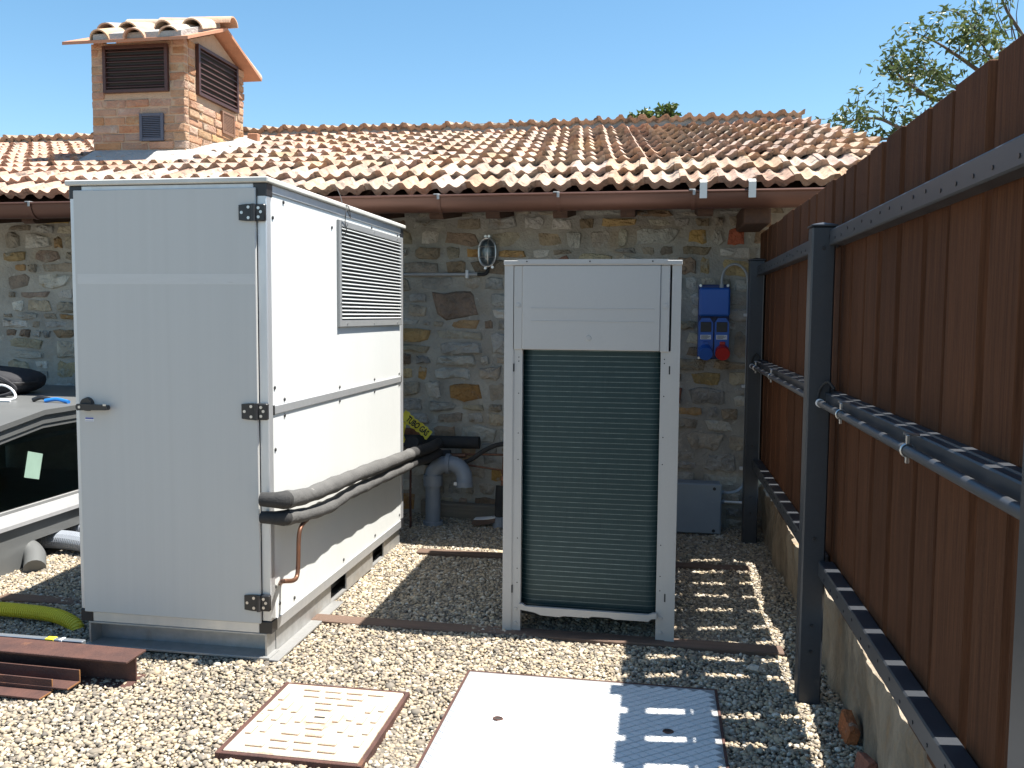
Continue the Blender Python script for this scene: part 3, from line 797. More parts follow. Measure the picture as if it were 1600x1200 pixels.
for yy, zz in ((4.2,1.897),(4.62,1.897),(5.05,1.897),(4.2,1.398),(4.62,1.398),(5.05,1.398),(4.108,1.8),(4.108,1.5),(5.138,1.75),(5.138,1.5)):
    s = MB(); s.disc((fx+o_-.001, yy, zz), (1,0,0), .005, .003, 8); part('rivet', s, mat['screw_steel'], lv)
# base of galvanised channels
bf = MB(); bf.box(-2.40, -1.596, B0+.075, B0+.083, .010, .106); bf.box(-2.408, -1.588, B0+.0, B0+.083, .106, ZB-.001, .001); bf.box(-2.42, -1.57, B0-.016, B0+.083, .008, .018, .001)
bf.box(-2.408, -2.400, B0+.002, B0+.083, .018, .106); bf.box(-1.596, -1.588, B0+.002, B0+.083, .018, .106)
part('base_channel', bf, mat['galvanised'], cab)
bf = MB(); SX = -1.585
for y0, y1 in ((B0+.085, 4.02), (4.24, 4.66), (4.86, B1-.02)): bf.box(SX-.008, SX, y0, y1, .012, .1035)
bf.box(SX-.06, SX+.0, B0+.085, B1-.02, .104, ZB-.0012); bf.box(SX+.0, SX+.055, B0-.016, 4.05, .002, .011, .001); bf.box(SX-.03, SX, B0+.085, B1-.02, .002, .0115)
part('base_channel', bf, mat['galvanised'], cab)
bf = MB(); bf.box(-2.36, -1.64, B0+.09, B1-.05, .03, .103); part('base_core', bf, mat['pump_dark'], cab)

# insulated pipes along the cabinet's side
def upth(pts, x): return [atX(u, v, x) for u, v in pts]
def foam(name, pts, r, label, x):
    P = upth(pts, x); P = [P[0]] + P[1:]
    t = thing(name, label, 'pipe', P[0])
    S_ = smooth_path(P, 6)
    rs = [r*(1+.06*math.sin(i*1.7)+.05*math.sin(i*.6+1)) for i in range(len(S_))]
    m_ = MB(); m_.tube(S_, rs, 16); part('foam_sleeve', m_, mat['foam_dusty'], t)
    m_ = MB(); d = (S_[0]-S_[1]).normalized(); m_.tube([S_[0]-d*.03, S_[0]+d*.012, S_[0]+d*.03+Vector((-.03,0,0)), S_[0]+d*.03+Vector((-.09,0,0))], [r*1.06, r*1.06, r*.9, r*.8], 16); part('end_wrap', m_, mat['foam_black'], t)
    e = S_[-1]; m_ = MB(); m_.tube(smooth_path([e-Vector((0,.02,0)), e+Vector((.0,.12,-.005)), e+Vector((.03,.32,-.01)), e+Vector((.02,.62,-.02))], 5), r*.97, 14); part('dark_end', m_, mat['foam_black'], t)
    return t
foam('insulated_pipe', [(446,781),(480,774),(522,757),(560,741),(597,727),(640,710)], .036, 'upper grey foam insulated pipe running along the white cabinet side', -1.495)
foam('insulated_pipe', [(446,809),(480,803),(515,790),(545,771),(575,757),(600,745),(641,726)], .031, 'lower grey foam insulated pipe running along the white cabinet side', -1.500)
P = [atX(480,812,-1.5)+Vector((0,.0,.0)), atX(471,822,-1.49), atX(467,840,-1.49), atX(466,880,-1.49), atX(464,900,-1.49), atX(458,907,-1.49), atX(445,908,-1.50), atX(440,909,-1.53), atX(438,912,-1.575)]
m_ = MB(); m_.tube(smooth_path(P, 5), .0095, 10); tag(part('drain_pipe', m_, mat['copper_pipe']), 'thin brown copper drain pipe hooking down below the foam pipes', 'pipe')
# string from the roof to the louvre
P = [atX(534,262,-1.535)+Vector((0,.0,0)), atX(533,300,-1.54), atX(534,322,-1.545), atX(527,315,-1.54), atX(524,332,-1.545), atX(533,348,-1.545)]
m_ = MB(); m_.tube(smooth_path([Vector((-2.12,5.50,2.30)), Vector((-1.80,4.75,2.12)), Vector((-1.585,4.22,2.001)), Vector((-1.545,4.19,1.985)), Vector((-1.538,4.20,1.93)), Vector((-1.532,4.13,1.96)), Vector((-1.536,4.12,1.90)), Vector((-1.540,4.15,1.86)), Vector((-1.552,4.14,1.84))], 6), .0022, 6)
tag(part('loose_wire', m_, mat['cord']), 'thin dark loose wire dangling from roof over cabinet edge to louvre', 'wire')

# ------------------------------------------------------------------ heat pump
H0, H1, HY0, HY1, HZ = -.679, .094, 3.811, 5.106, 1.695
hp = thing('heat_pump', 'tall beige outdoor heat pump unit with dark green coil face', 'heat pump', ((H0+H1)/2, (HY0+HY1)/2, 0))
def hpart(n, m_, *bxs, ch=.002, parent=None):
    mb = MB()
    for b in bxs: mb.box(*b, ch)
    return part(n, mb, mat[m_], parent or hp)
# front pillars: an outer channel and an inner strip set back, down to the ground
for s_ in (0, 1):
    fx_ = (lambda a: H0+a) if s_ == 0 else (lambda a: H1-a)
    mb = MB(); pts = [(0,.0),(0,.075),(.004,.075),(.004,.004),(.040,.004),(.040,.0)]
    P = [(fx_(a), HY0+b) for a, b in pts]
    mb.prism(P, 2, .0, HZ-.026)
    pil = part('front_pillar', mb, mat['pump_paint'], hp)
    mb = MB(); P = [(fx_(a), HY0+b) for a, b in ((.040,.0025),(.040,.010),(.080,.010),(.080,.042),(.082,.042),(.082,.0065),(.044,.0065),(.044,.0025))]
    mb.prism(P, 2, .012, 1.297)
    st_ = part('pillar_strip', mb, mat['pump_paint'], hp)
    ft = MB(); a, b = sorted((fx_(0), fx_(.078))); ft.box(a, b, HY0-.001, HY0+.10, -.004, .010, .001); part('foot', ft, mat['pump_paint'], hp)
    for zz in (.045, .112):
        s = MB(); s.disc((fx_(.060), HY0+.0065, zz), (0,-1,0), .009, .003, 14, .007); part('screw', s, mat['pump_paint'], hp)
    for zz in (1.262, 1.244, 1.10, .92, .80, .44, .30, .235):
        s = MB(); s.disc((fx_(.066), HY0+.0066, zz), (0,-1,0), .0028, .0012, 8); part('screw', s, mat['pump_dark'], hp)
    for zz in (1.215, .205):
        s = MB(); a, b = sorted((fx_(.0405), fx_(.0465))); s.box(a, b, HY0+.0015, HY0+.0062, zz-.018, zz+.018); part('slot', s, mat['pump_dark'], hp)
up = hpart('upper_panel', 'pump_paint', (-.598, .006, HY0-.006, HY0+.02, 1.297, 1.668), ch=.003)
hpart('panel_edge', 'pump_paint', (-.636, -.5985, HY0-.001, HY0+.02, 1.297, 1.668)); hpart('panel_edge', 'pump_paint', (.0065, .046, HY0-.001, HY0+.02, 1.294, 1.668))
e = MB(); e.box(-.56, -.02, HY0-.0075, HY0-.0055, 1.477, 1.4815, .0007); e.box(-.56, -.02, HY0-.0075, HY0-.0055, 1.421, 1.4255, .0007); part('crease', e, mat['pump_paint'], up)
for sx, sz, yy in ((-.302, 1.350, HY0-.006), (-.617, 1.492, HY0-.001), (.028, 1.492, HY0-.001)):
    s = MB(); s.disc((sx, yy, sz), (0,-1,0), .0125, .002, 18, .011); s.disc((sx, yy-.002, sz), (0,-1,0), .006, .003, 10); part('screw', s, mat['pump_paint'], hp)
tp = MB(); tp.box(H0-.003, H1+.003, HY0-.008, HY1+.008, HZ-.026, HZ-.004, .003); tp.prism([(H0-.003, HZ-.004), (H0+.05, HZ-.004), (H0+.06, HZ), (H1-.06, HZ), (H1-.05, HZ-.004), (H1+.003, HZ-.004), (H1+.003, HZ-.012), (H0-.003, HZ-.012)], 1, HY0-.006, HY1+.006)
tp = part('top_cover', tp, mat['pump_paint'], hp)
e = MB(); e.prism([(H0+.055, HZ-.001), (H0+.075, HZ-.020), (H1-.075, HZ-.020), (H1-.055, HZ-.001)], 1, HY0-.0115, HY0-.0082); e = part('top_lip', e, mat['pump_paint'], tp)
for sx in (-.578, -.30, -.03):
    s = MB(); s.disc((sx, HY0-.0114, HZ-.010), (0,-1,0), .0035, .002, 8); part('screw', s, mat['pump_dark'], tp)
# coil, wrapped round both front corners
cm = MB(); r0 = .085; cy0 = HY0+.040; cxa, cxb = -.628, .052
path = [(cxa, HY1-.1)]
path += [(cxa+r0-r0*math.cos(a), cy0+r0-r0*math.sin(a)) for a in [PI/2*i/8 for i in range(9)]]
path += [(cxb-r0+r0*math.sin(a), cy0+r0-r0*math.cos(a)) for a in [PI/2*i/8 for i in range(9)]]
path += [(cxb, HY1-.1)]
n = len(path)
for zz in (.115, 1.30):
    for p in path: cm.v.append((p[0], p[1], zz))
for i in range(n-1): cm.f.append((i, i+1, n+i+1, n+i))
cm.sm = True
coil = part('coil', cm, mat['coil'], hp)
tb = MB(); nr = 52
for i in range(nr):
    zz = .128 + (1.292-.128)*i/(nr-1)
    base = len(tb.v)
    for p in path[1:-1]:
        q = Vector((p[0]-(cxa+cxb)/2, p[1]-4.3)); 
        tb.v.append((p[0], p[1]-.0014, zz+.0016)); tb.v.append((p[0], p[1]-.0014, zz-.0016))
    for k in range(len(path)-3): tb.f.append((base+2*k, base+2*k+1, base+2*k+3, base+2*k+2))
tag(part('coil_rows', tb, mat['coil_tube'], hp, recalc=False), kind='stuff')
# bottom rail with its wavy lower edge, base tray, sides and back
wv = [(-.600,.142),(-.585,.142),(-.57,.132),(-.02,.128),(.0,.136),(.016,.136),(.016,.112),(-.005,.110),(-.02,.098),(-.17,.098),(-.19,.104),(-.27,.104),(-.285,.097),(-.40,.098),(-.415,.092),(-.50,.095),(-.53,.106),(-.60,.116)]
mb = MB(); mb.prism(wv, 1, HY0-.012, HY0+.004); part('bottom_rail', mb, mat['pump_paint'], hp)
hpart('base_tray', 'pump_dark', (H0+.01, H1-.01, HY0+.03, HY1-.01, .098, .114))
hpart('side_panel', 'pump_paint', (H0, H0+.004, HY0+.075, HY1, .10, HZ-.027)); hpart('rear_panel', 'pump_paint', (H0+.005, H1-.005, HY1-.004, HY1, .10, HZ-.027))
hpart('side_panel', 'pump_paint', (H1-.004, H1, HY0+.075, HY1-.004, 1.297, HZ-.027))
hpart('side_panel', 'pump_paint', (H1-.004, H1, HY0+.50, HY1-.004, .10, 1.2965))
for x0, x1 in ((H0, H0+.06), (H1-.06, H1)): hpart('foot', 'pump_paint', (x0, x1, HY1-.09, HY1-.005, .0, .0975))
hpart('pan_support', 'pump_dark', (H0+.02, H1-.02, HY0+.12, HY0+.17, .05, .097))

# long rails lying under the units
def plank(x0, x1, y0, y1, z1, label, yaw=0.0):
    mb = MB(); n = 18; zz = [(.004*mnoise.noise((i*.7, y0, 3))) for i in range(n+1)]
    for i in range(n+1):
        x = x0+(x1-x0)*i/n; j0, j1 = .004*mnoise.noise((x*4, y0, 0)), .004*mnoise.noise((x*4, y1, 9))
        for (yy, q) in ((y0+j0, -.03), (y0+j0, z1-.004), (y0+j0+.004, z1), (y1+j1-.004, z1), (y1+j1, z1-.004), (y1+j1, -.03)):
            mb.v.append((x, yy+(x-x0)*yaw, q+zz[i]))
    for i in range(n):
        for k in range(5): mb.f.append((i*6+k, i*6+k+1, i*6+k+7, i*6+k+6))
    mb.f += [tuple(range(6)), tuple(range(n*6+5, n*6-1, -1))]
    tag(part('timber_rail', mb, mat['old_plank']), label, 'rail', 'brown rails under the units')
plank(-3.26, .56, 3.765, 3.855, .011, 'long brown rail in the gravel under the front of both units')
plank(-1.42, .54, 4.985, 5.075, .014, 'long brown rail in the gravel under the back of the heat pump')

# ------------------------------------------------------------------ fence
FX0, FX1 = .658, .688
fence = thing('wooden_fence', 'tall brown vertical board fence on dark steel posts and rails', 'fence', (.67, 3.5, 0))
gaps = [6.02, 5.82, 5.61, 5.41, 5.20, 4.985, 4.79, 4.58, 4.355, 4.115, 3.93, 3.735, 3.545, 3.365, 3.187, 2.978, 2.786, 2.586, 2.354, 2.166, 1.928, 1.735, 1.54, 1.33, 1.13, .93]
rf = random.Random(3)
for a, b in zip(gaps, gaps[1:]):
    gw = .0185
    ztop = 1.98 + rf.uniform(-.006,.006) + max(0, (a-4.0))*.012
    tw = rf.uniform(-.003,.003); dx = rf.uniform(-.003,.003)
    mb = MB(); mb.box(FX0+dx, FX1+dx, b+gw+rf.uniform(-.003,.003), a-gw+rf.uniform(-.003,.003), .40+rf.uniform(-.006,.006), ztop, .0025)
    me = mesh_of('board', mb)
    put('board', me, mat['fence_wood'], fence)
def post(x0, y0, w_, zt):
    mb = MB(); x1, y1 = x0+w_, y0+w_
    mb.box(x0, x1, y0, y1, -.05, zt-.018, .006)
    p = part('post', mb, mat['post_paint'], fence)
    cp_ = MB(); e = .004
    cp_.add([(x0-e,y0-e,zt-.018),(x1+e,y0-e,zt-.018),(x1+e,y1+e,zt-.018),(x0-e,y1+e,zt-.018),(x0-e,y0-e,zt-.012),(x1+e,y0-e,zt-.012),(x1+e,y1+e,zt-.012),(x0-e,y1+e,zt-.012),((x0+x1)/2,(y0+y1)/2,zt)],
            [(3,2,1,0),(0,1,5,4),(1,2,6,5),(2,3,7,6),(3,0,4,7),(4,5,8),(5,6,8),(6,7,8),(7,4,8)])
    part('post_cap', cp_, mat['post_paint'], p)
    for zz in (1.70, 1.13, .63, .30, .20):
        b = MB(); b.disc((x0+w_*.5, y0, zz), (0,-1,0), .0075, .004, 10, .006); part('bolt', b, mat['black_plastic'], p)
    return p
post(.543, 3.305, .084, 1.797); post(.555, 5.62, .09, 1.82); post(.543, 1.32, .084, 1.797)
ends = ((3.39, 5.62), (1.405, 3.304), (-.6, 1.319))
for y0, y1 in ends:
    for nm, zz, hh in (('top_rail', 1.709, .056), ('bottom_rail', .490, .058)):
        mb = MB()
        mb.box(.602, .606, y0, y1, zz, zz+hh, .0012) if False else mb.box(.602, .656, y0, y1, zz, zz+hh, .004)
        r_o = part(nm, mb, mat['post_paint'], fence)
        yy = y0+.12
        while yy < y1:
            if 1.3 < yy < 5.7:
                b = MB(); b.disc((.602, yy, zz+hh*(.35 if rf.random() < .5 else .6)), (-1,0,0), .0048, .002, 8); part('bolt', b, mat['black_plastic'], r_o)
            yy += rf.choice((.10,.11,.12))
    mb = MB()                                           # middle rail: open channel with a raised back lip
    mb.prism([(.606, 1.118), (.656, 1.118), (.656, 1.180), (.634, 1.180), (.632, 1.176), (.610, 1.176), (.606, 1.172)], 1, y0, y1)
    part('middle_rail', mb, mat['post_paint'], fence)
# steel conduit clipped below the middle rail
for (y0, y1), lab in zip(ends[:2], ('round steel conduit clipped along the rail between the two far fence posts', 'round steel conduit clipped along the rail beside the stone kerb and nearest fence boards')):
    tq = thing('conduit', lab, 'pipe', (.575, y0, 1.14))
    m_ = MB(); m_.tube([(.578, y0+.02, 1.142), (.578, y1-.06, 1.142)], .0125, 16); part('tube', m_, mat['aluminium'] if False else M_('conduit_steel', (.085,.09,.10), .40, .45, col2=(.065,.07,.078), scale=12, stretch=(8,.5,8)), tq)
    m_ = MB(); m_.disc((.578, y1-.075, 1.142), (0,1,0), .015, .02, 14); part('end_cap', m_, mat['label_white'], tq)
    for yc_ in ((2.88, 2.13) if y1 < 4 else (5.35, 4.62)):
        k_ = MB()
        k_.tube([(.578+.0150*math.cos(a), yc_, 1.142+.0150*math.sin(a)) for a in [2*PI*i/14 for i in range(14)]], .003, 6, closed=True)
        k_.box(.574, .582, yc_-.006, yc_+.006, 1.157, 1.178, .001); k_.box(.574, .582, yc_-.005, yc_+.005, 1.112, 1.127, .001)
        k_.tube([(.570, yc_+.004, 1.182), (.605, yc_+.004, 1.178)], .0035, 6)
        part('clip', k_, mat['screw_steel'], tq)
    m_ = MB(); e = Vector((.578, y1-.05, 1.142)); m_.tube(smooth_path([e, e+Vector((.0,.035,.01)), e+Vector((.01,.04,.05)), e+Vector((.03,.02,.075)), e+Vector((.05,.0,.05))], 5), .005, 8); part('cable_tail', m_, mat['foam_black'], tq)

# rough low stone wall under the fence
mb = MB(); ny, nz_ = 190, 16
Yk0, Yk1 = 1.0, 6.05
def topz(y): return .335 + .012*mnoise.noise((y*9, 0, 2)) + .006*mnoise.noise((y*31, 0, 5)) - max(0, y-4.5)*.012
for i in range(ny+1):
    y = Yk0+(Yk1-Yk0)*i/ny; tz_ = topz(y)
    for j in range(nz_+1):
        z = -.05+(tz_+.05)*j/nz_
        x = .697 + .030*mnoise.noise((y*2.6, z*2.2, 1)) + .024*mnoise.noise((y*7, z*4, 4)) + .010*mnoise.noise((y*26, z*22, 8)) + .012*(1-z/.36)
        if j == nz_: x += .006+.006*mnoise.noise((y*40, 1, 1))
        mb.v.append((x, y, z))
    mb.v.append((1.05, y, tz_+.004)); mb.v.append((1.05, y, -.05))
st_ = nz_+3
for i in range(ny):
    for j in range(st_-1): mb.f.append((i*st_+j, i*st_+j+1, (i+1)*st_+j+1, (i+1)*st_+j))
mb.f += [tuple(range(st_))[::-1], tuple(range(ny*st_, (ny+1)*st_))]
mb.sm = True
kerb = tag(part('low_wall', mb, mat['curb_stone']), 'rough low stone kerb wall beneath the brown board fence', 'wall')
for (yy, zz, L, a) in ((3.05,.02,.13,.2), (2.80,.01,.10,-.2)):
    mb = MB(); mb.box(-.018, .018, -L/2, L/2, -.03, .05, .007); mb.v = [(p[0]+rf.uniform(-.004,.004), p[1]+rf.uniform(-.004,.004), p[2]+rf.uniform(-.004,.004)) for p in mb.v]
    me = mesh_of('brick', mb); o = put('brick', me, mat['stone_brick'], None, Matrix.Translation((.672, yy, zz)) @ Euler((a, .2, .1)).to_matrix().to_4x4())
    tag(o, ('larger broken red brick piece stuck at the foot of the stone kerb' if L > .12 else 'smaller sunken red brick piece at the foot of the stone kerb'), 'brick')

# ------------------------------------------------------------------ things on the house wall
WF = WY-.012
lc = Vector((-1.193, WF, 1.885))
lamp = thing('bulkhead_lamp', 'oval caged bulkhead lamp mounted on the stone wall', 'lamp', lc)
def oval(hw, hh, y, n=28):
    pts = []
    for i in range(n):
        a = 2*PI*i/n; c_, s_ = math.cos(a), math.sin(a)
        k = (abs(c_)**3+abs(s_)**3)**(-1/3.)*.5+.5
        pts.append(Vector((lc.x+hw*c_*k, y, lc.z+hh*s_*k)))
    return pts
m_ = MB(); a_ = oval(.062,.100,WF+.01); b_ = oval(.062,.100,WF-.045); nn = len(a_)
m_.add(a_+b_, [tuple(range(nn))[::-1], tuple(range(nn, 2*nn))] + [(i,(i+1) % nn,(i+1) % nn+nn,i+nn) for i in range(nn)]); m_.sm = True
part('housing', m_, mat['pvc_grey'], lamp)
m_ = MB(); m_.tube(oval(.060,.098,WF-.048), .007, 8, closed=True); part('cage_ring', m_, mat['screw_steel'], lamp)
m_ = MB(); rings = [oval(.050*k, .088*k, WF-.046-.045*math.sqrt(max(0,1-k*k))) for k in (1,.95,.8,.55,.25)]
for r_ in rings: m_.v += [tuple(p) for p in r_]
for j in range(4):
    for i in range(nn): m_.f.append((j*nn+i, j*nn+(i+1) % nn, (j+1)*nn+(i+1) % nn, (j+1)*nn+i))
m_.f.append(tuple(range(4*nn, 5*nn))); m_.sm = True; part('glass', m_, mat['glass_lamp'], lamp)
m_ = MB(); m_.tube([(lc.x, WF-.045, lc.z-.05), (lc.x, WF-.06, lc.z), (lc.x, WF-.045, lc.z+.05)], [.012,.022,.014], 10); part('bulb', m_, mat['label_white'], lamp)
m_ = MB()
def arc(p, q, out, k=8): return [Vector(p).lerp(Vector(q), i/k)+Vector((0,-out*math.sin(PI*i/k)**.6,0)) for i in range(k+1)]
m_.tube(arc((lc.x+.012, WF-.05, lc.z-.098), (lc.x+.012, WF-.05, lc.z+.098), .05), .0038, 6)
for dz in (-.036,.036): m_.tube(arc((lc.x-.056, WF-.05, lc.z+dz), (lc.x+.056, WF-.05, lc.z+dz), .045), .0038, 6)
part('cage_bar', m_, mat['screw_steel'], lamp)
for dx, dz in ((-.012,.110), (.012,.110), (-.012,-.110), (.038,-.104)):
    m_ = MB(); m_.disc((lc.x+dx, WF-.03, lc.z+dz), (0,-1,0), .010, .022, 10); part('lug', m_, mat['screw_steel'], lamp)
cn = thing('lamp_conduit', 'dark conduit running across the stone wall to the caged lamp', 'conduit', (-1.8, WF, 1.735))
m_ = MB(); m_.tube([(-2.3, WF-.016, 1.733), (-1.262, WF-.016, 1.733)], .011, 10); part('tube', m_, mat['conduit_grey'], cn)
m_ = MB(); m_.tube(smooth_path([(-1.268, WF-.016, 1.733), (-1.225, WF-.016, 1.733), (-1.20, WF-.018, 1.745), (-1.192, WF-.02, 1.785)], 5), .0125, 10); part('elbow', m_, mat['foam_black'], cn)
m_ = MB(); m_.box(-1.352, -1.332, WF-.032, WF+.01, 1.705, 1.762, .002); part('clip', m_, mat['label_white'], cn)

# blue socket panel
sp = thing('power_socket_box', 'blue wall socket box with two plug outlets and red cap', 'socket', (.366, WF, 1.165))
def spart(n, m_, b, ch=.004, parent=None):
    mb = MB(); mb.box(*b, ch); return part(n, mb, mat[m_], parent or sp)
spart('back_plate', 'blue_dark', (.262, .468, WF-.02, WF+.02, 1.160, 1.664), .006)
spart('upper_box', 'blue_plastic', (.266, .466, WF-.105, WF-.0202, 1.450, 1.640), .012)
for k_, (xa, cap) in enumerate(((.266,'blue_plastic'), (.371,'red_plastic'))):
    xb = xa+.095
    mb = MB(); mb.prism([(xa, 1.185), (xb, 1.185), (xb, 1.405), (xb-.022, 1.440), (xa+.022, 1.440), (xa, 1.405)], 1, WF-.075, WF-.0202)
    md = part('socket_module', mb, mat['blue_plastic'], sp)
    mb = MB(); mb.box(xa+.012, xb-.012, WF-.080, WF-.0745, 1.345, 1.412, .0025); part('window', mb, mat['black_plastic'], md)
    for dx in (-.018, .0, .018):
        mb = MB(); mb.disc(((xa+xb)/2+dx, WF-.081, 1.385), (0,-1,0), .005, .002, 8); part('breaker', mb, mat['pump_dark'], md)
    lb = spart('label', 'label_white', (xa+.012, xb-.012, WF-.0765, WF-.0745, 1.295, 1.325), 0, md)
    mb = MB()
    for q, L in ((1.319,.045),(1.313,.06),(1.307,.05),(1.301,.04)): mb.box(xa+.018, xa+.018+L, WF-.0772, WF-.0764, q-.0013, q+.0013)
    part('print', mb, mat['ink_black'], md)
    cx = (xa+xb)/2 + (.006 if k_ else 0)
    mb = MB(); mb.disc((cx, WF-.075, 1.218), (0,-1,-.35), .046, .045, 24); mb.disc((cx, WF-.118, 1.203), (0,-1,-.35), .049, .014, 24, .045); mb.sm = True
    part('socket_cap', mb, mat[cap], sp)
    mb = MB(); mb.box(cx-.018, cx+.018, WF-.088, WF-.0745, 1.258, 1.280, .003); part('cap_hinge', mb, mat[cap], sp)
for sx, sz in ((.275,1.657),(.455,1.657),(.274,1.168),(.452,1.168)):
    mb = MB(); mb.disc((sx, WF-.02, sz), (0,-1,0), .009, .004, 12); part('screw', mb, mat['screw_steel'], sp)
cn = thing('socket_cable', 'grey looped cable and conduit down the wall beside the blue socket box', 'cable', (.594, WF, .27))
m_ = MB(); m_.tube([(.412, WF-.06, 1.634), (.412, WF-.06, 1.668)], .015, 10); part('gland', m_, mat['conduit_grey'], cn)
P = [(.412, WF-.06, 1.665), (.413, WF-.058, 1.71), (.432, WF-.052, 1.765), (.480, WF-.045, 1.797), (.532, WF-.038, 1.787), (.570, WF-.032, 1.745), (.584, WF-.03, 1.69), (.586, WF-.03, 1.65)]
m_ = MB(); m_.tube(smooth_path(P, 6), .0085, 10); part('cable', m_, mat['conduit_grey'], cn)
m_ = MB(); m_.tube([(.586, WF-.03, 1.672), (.588, WF-.03, 1.2), (.592, WF-.03, .45), (.593, WF-.03, .37)], .0085, 10); part('tube', m_, mat['conduit_grey'], cn)
m_ = MB(); m_.tube(smooth_path([(.593, WF-.03, .38), (.590, WF-.035, .32), (.565, WF-.07, .29), (.52, WF-.15, .280), (.455, WF-.19, .278)], 6), .0095, 10); part('bend', m_, mat['conduit_grey'], cn)
for zz in (1.46, .98, .42):
    m_ = MB(); m_.box(.562, .600, WF-.045, WF-.012, zz-.010, zz+.010, .002); part('clip', m_, mat['label_white'], cn)

# grey junction box standing on the gravel by the wall
jb = thing('junction_box', 'blue-grey plastic junction box on the gravel beside the heat pump', 'box', (.28, 5.86, 0))
J = (.10, .430, 5.80, 5.95, .008, .340)
mb = MB(); mb.box(J[0], J[1], J[2]+.03, J[3], J[4], J[5], .008); part('body', mb, mat['grey_box'], jb)
ld = MB(); ld.box(J[0]-.003, J[1]+.003, J[2], J[2]+.032, J[4]-.002, J[5]+.003, .008); ld = part('lid', ld, mat['grey_box'], jb)
for sx, sz in ((.385,.312),(.385,.030),(.13,.312),(.13,.030)):
    m_ = MB(); m_.disc((sx, J[2]-.0005, sz), (0,-1,0), .011, .002, 12); part('screw', m_, mat['black_plastic'], ld)
for zz in (.278, .215):
    m_ = MB(); m_.disc((.433, 5.865, zz), (1,0,0), .014, .022, 10); part('gland', m_, mat['pvc_grey'], jb)
m_ = MB(); m_.tube([(.45, 5.865, .215), (.60, 5.865, .214)], .0085, 8); part('cable', m_, mat['label_white'], jb)

# ------------------------------------------------------------------ pipes in the corner
pv = thing('drain_vent_pipe', 'grey plastic pipe bent over like a cane by the stone wall', 'pipe', (-1.51, 5.72, 0))
py_ = 5.72
m_ = MB(); m_.tube([(-1.510, py_, -.05), (-1.510, py_, .345)], .052, 22); part('riser', m_, mat['pvc_grey'], pv)
m_ = MB(); m_.tube([(-1.510, py_, .000), (-1.510, py_, .028)], .068, 22); part('collar', m_, mat['pvc_grey'], pv); m_ = MB(); m_.tube([(-1.510, py_, .275), (-1.510, py_, .350)], .066, 22); part('collar', m_, mat['pvc_grey'], pv)
P = [(-1.510, py_, .34), (-1.510, py_, .365), (-1.475, py_, .405), (-1.435, py_, .425), (-1.405, py_, .428)]
m_ = MB(); m_.tube(P, .055, 22); part('elbow', m_, mat['pvc_grey'], pv)
m_ = MB(); m_.tube([(-1.415, py_, .428), (-1.388, py_, .428)], .070, 22); part('collar', m_, mat['pvc_grey'], pv)
P = [(-1.40, py_, .428)] + [(-1.385+.10*math.sin(a), py_-.01*a, .328+.10*math.cos(a)) for a in [PI/2*i/5 for i in range(6)]] + [(-1.283, py_-.03, .285)]
m_ = MB(); m_.tube(P, .056, 22, cap=False); part('elbow', m_, mat['pvc_grey'], pv)
m_ = MB(); m_.tube([(-1.283, py_-.03, .315), (-1.282, py_-.032, .280)], [.060,.060], 22, cap=False); part('collar', m_, mat['pvc_grey'], pv)
m_ = MB(); m_.box(-1.345, -1.325, py_-.078, py_-.074, .296, .318); part('sticker', m_, mat['label_white'], pv)
m_ = MB(); m_.disc((-1.283, py_-.03, .300), (0,0,1), .052, .004, 20); part('dark_inside', m_, mat['pump_dark'], pv)

def single(name, pts, r, m_, label, cat, k=6, n=12, group=None):
    mb = MB(); mb.tube(smooth_path(pts, k), r, n); return tag(part(name, mb, mat[m_]), label, cat, group)
single('wall_pipe', [(-1.95,5.92,.55),(-1.6,5.92,.548),(-1.4,5.915,.548),(-1.225,5.91,.552)], .044, 'foam_black', 'thick black foam pipe lying level along the stone wall', 'pipe', n=16)
single('wall_pipe', [(-1.60,5.50,.60),(-1.58,5.70,.50),(-1.50,5.84,.455),(-1.42,5.86,.452)], .05, 'foam_black', 'short black foam pipe behind the bent grey pipe top', 'pipe', n=16)
single('copper_tube', [(-1.75,5.86,.462),(-1.42,5.86,.462),(-1.31,5.86,.466)], .017, 'copper_pipe', 'bare copper tube above the bent grey pipe', 'pipe')
single('black_cable', [(-1.72,5.80,.42),(-1.42,5.78,.415),(-1.28,5.78,.44),(-1.16,5.78,.52),(-1.05,5.78,.565),(-.90,5.80,.565),(-.6,5.80,.56)], .016, 'foam_black', 'black cable rising along the wall towards the heat pump', 'cable')
single('thin_tube', [(-1.32,5.88,.398),(-1.05,5.88,.368),(-.85,5.88,.352),(-.6,5.88,.35)], .007, 'copper_pipe', 'thin copper tube sloping down beside the copper valve', 'pipe')
single('copper_tube', [(-1.35,5.92,.463),(-1.1,5.92,.470),(-.6,5.92,.470)], .008, 'copper_pipe', 'thin copper tube running level above the copper valve', 'pipe')
cv = thing('copper_valve', 'small copper riser with valve above black foam sleeve', 'valve', (-1.03, 5.82, .33))
m_ = MB(); m_.tube([(-1.035,5.84,.47), (-1.035,5.83,.43), (-1.035,5.82,.33), (-1.045,5.80,.26)], .011, 10); part('tube', m_, mat['copper_pipe'], cv)
m_ = MB(); m_.disc((-1.035,5.826,.385), (0,0,-1), .018, .03, 8); m_.disc((-1.037,5.815,.33), (0,0,-1), .017, .025, 8); m_.box(-1.052,-1.018,5.79,5.80,.31,.345,.003); part('nut', m_, mat['copper_pipe'], cv)
single('black_sleeve', [(-1.050,5.80,.275),(-1.052,5.79,.20),(-1.055,5.78,.06)], .034, 'foam_black', 'upright black foam sleeve standing in a ribbed duct', 'pipe', n=16)
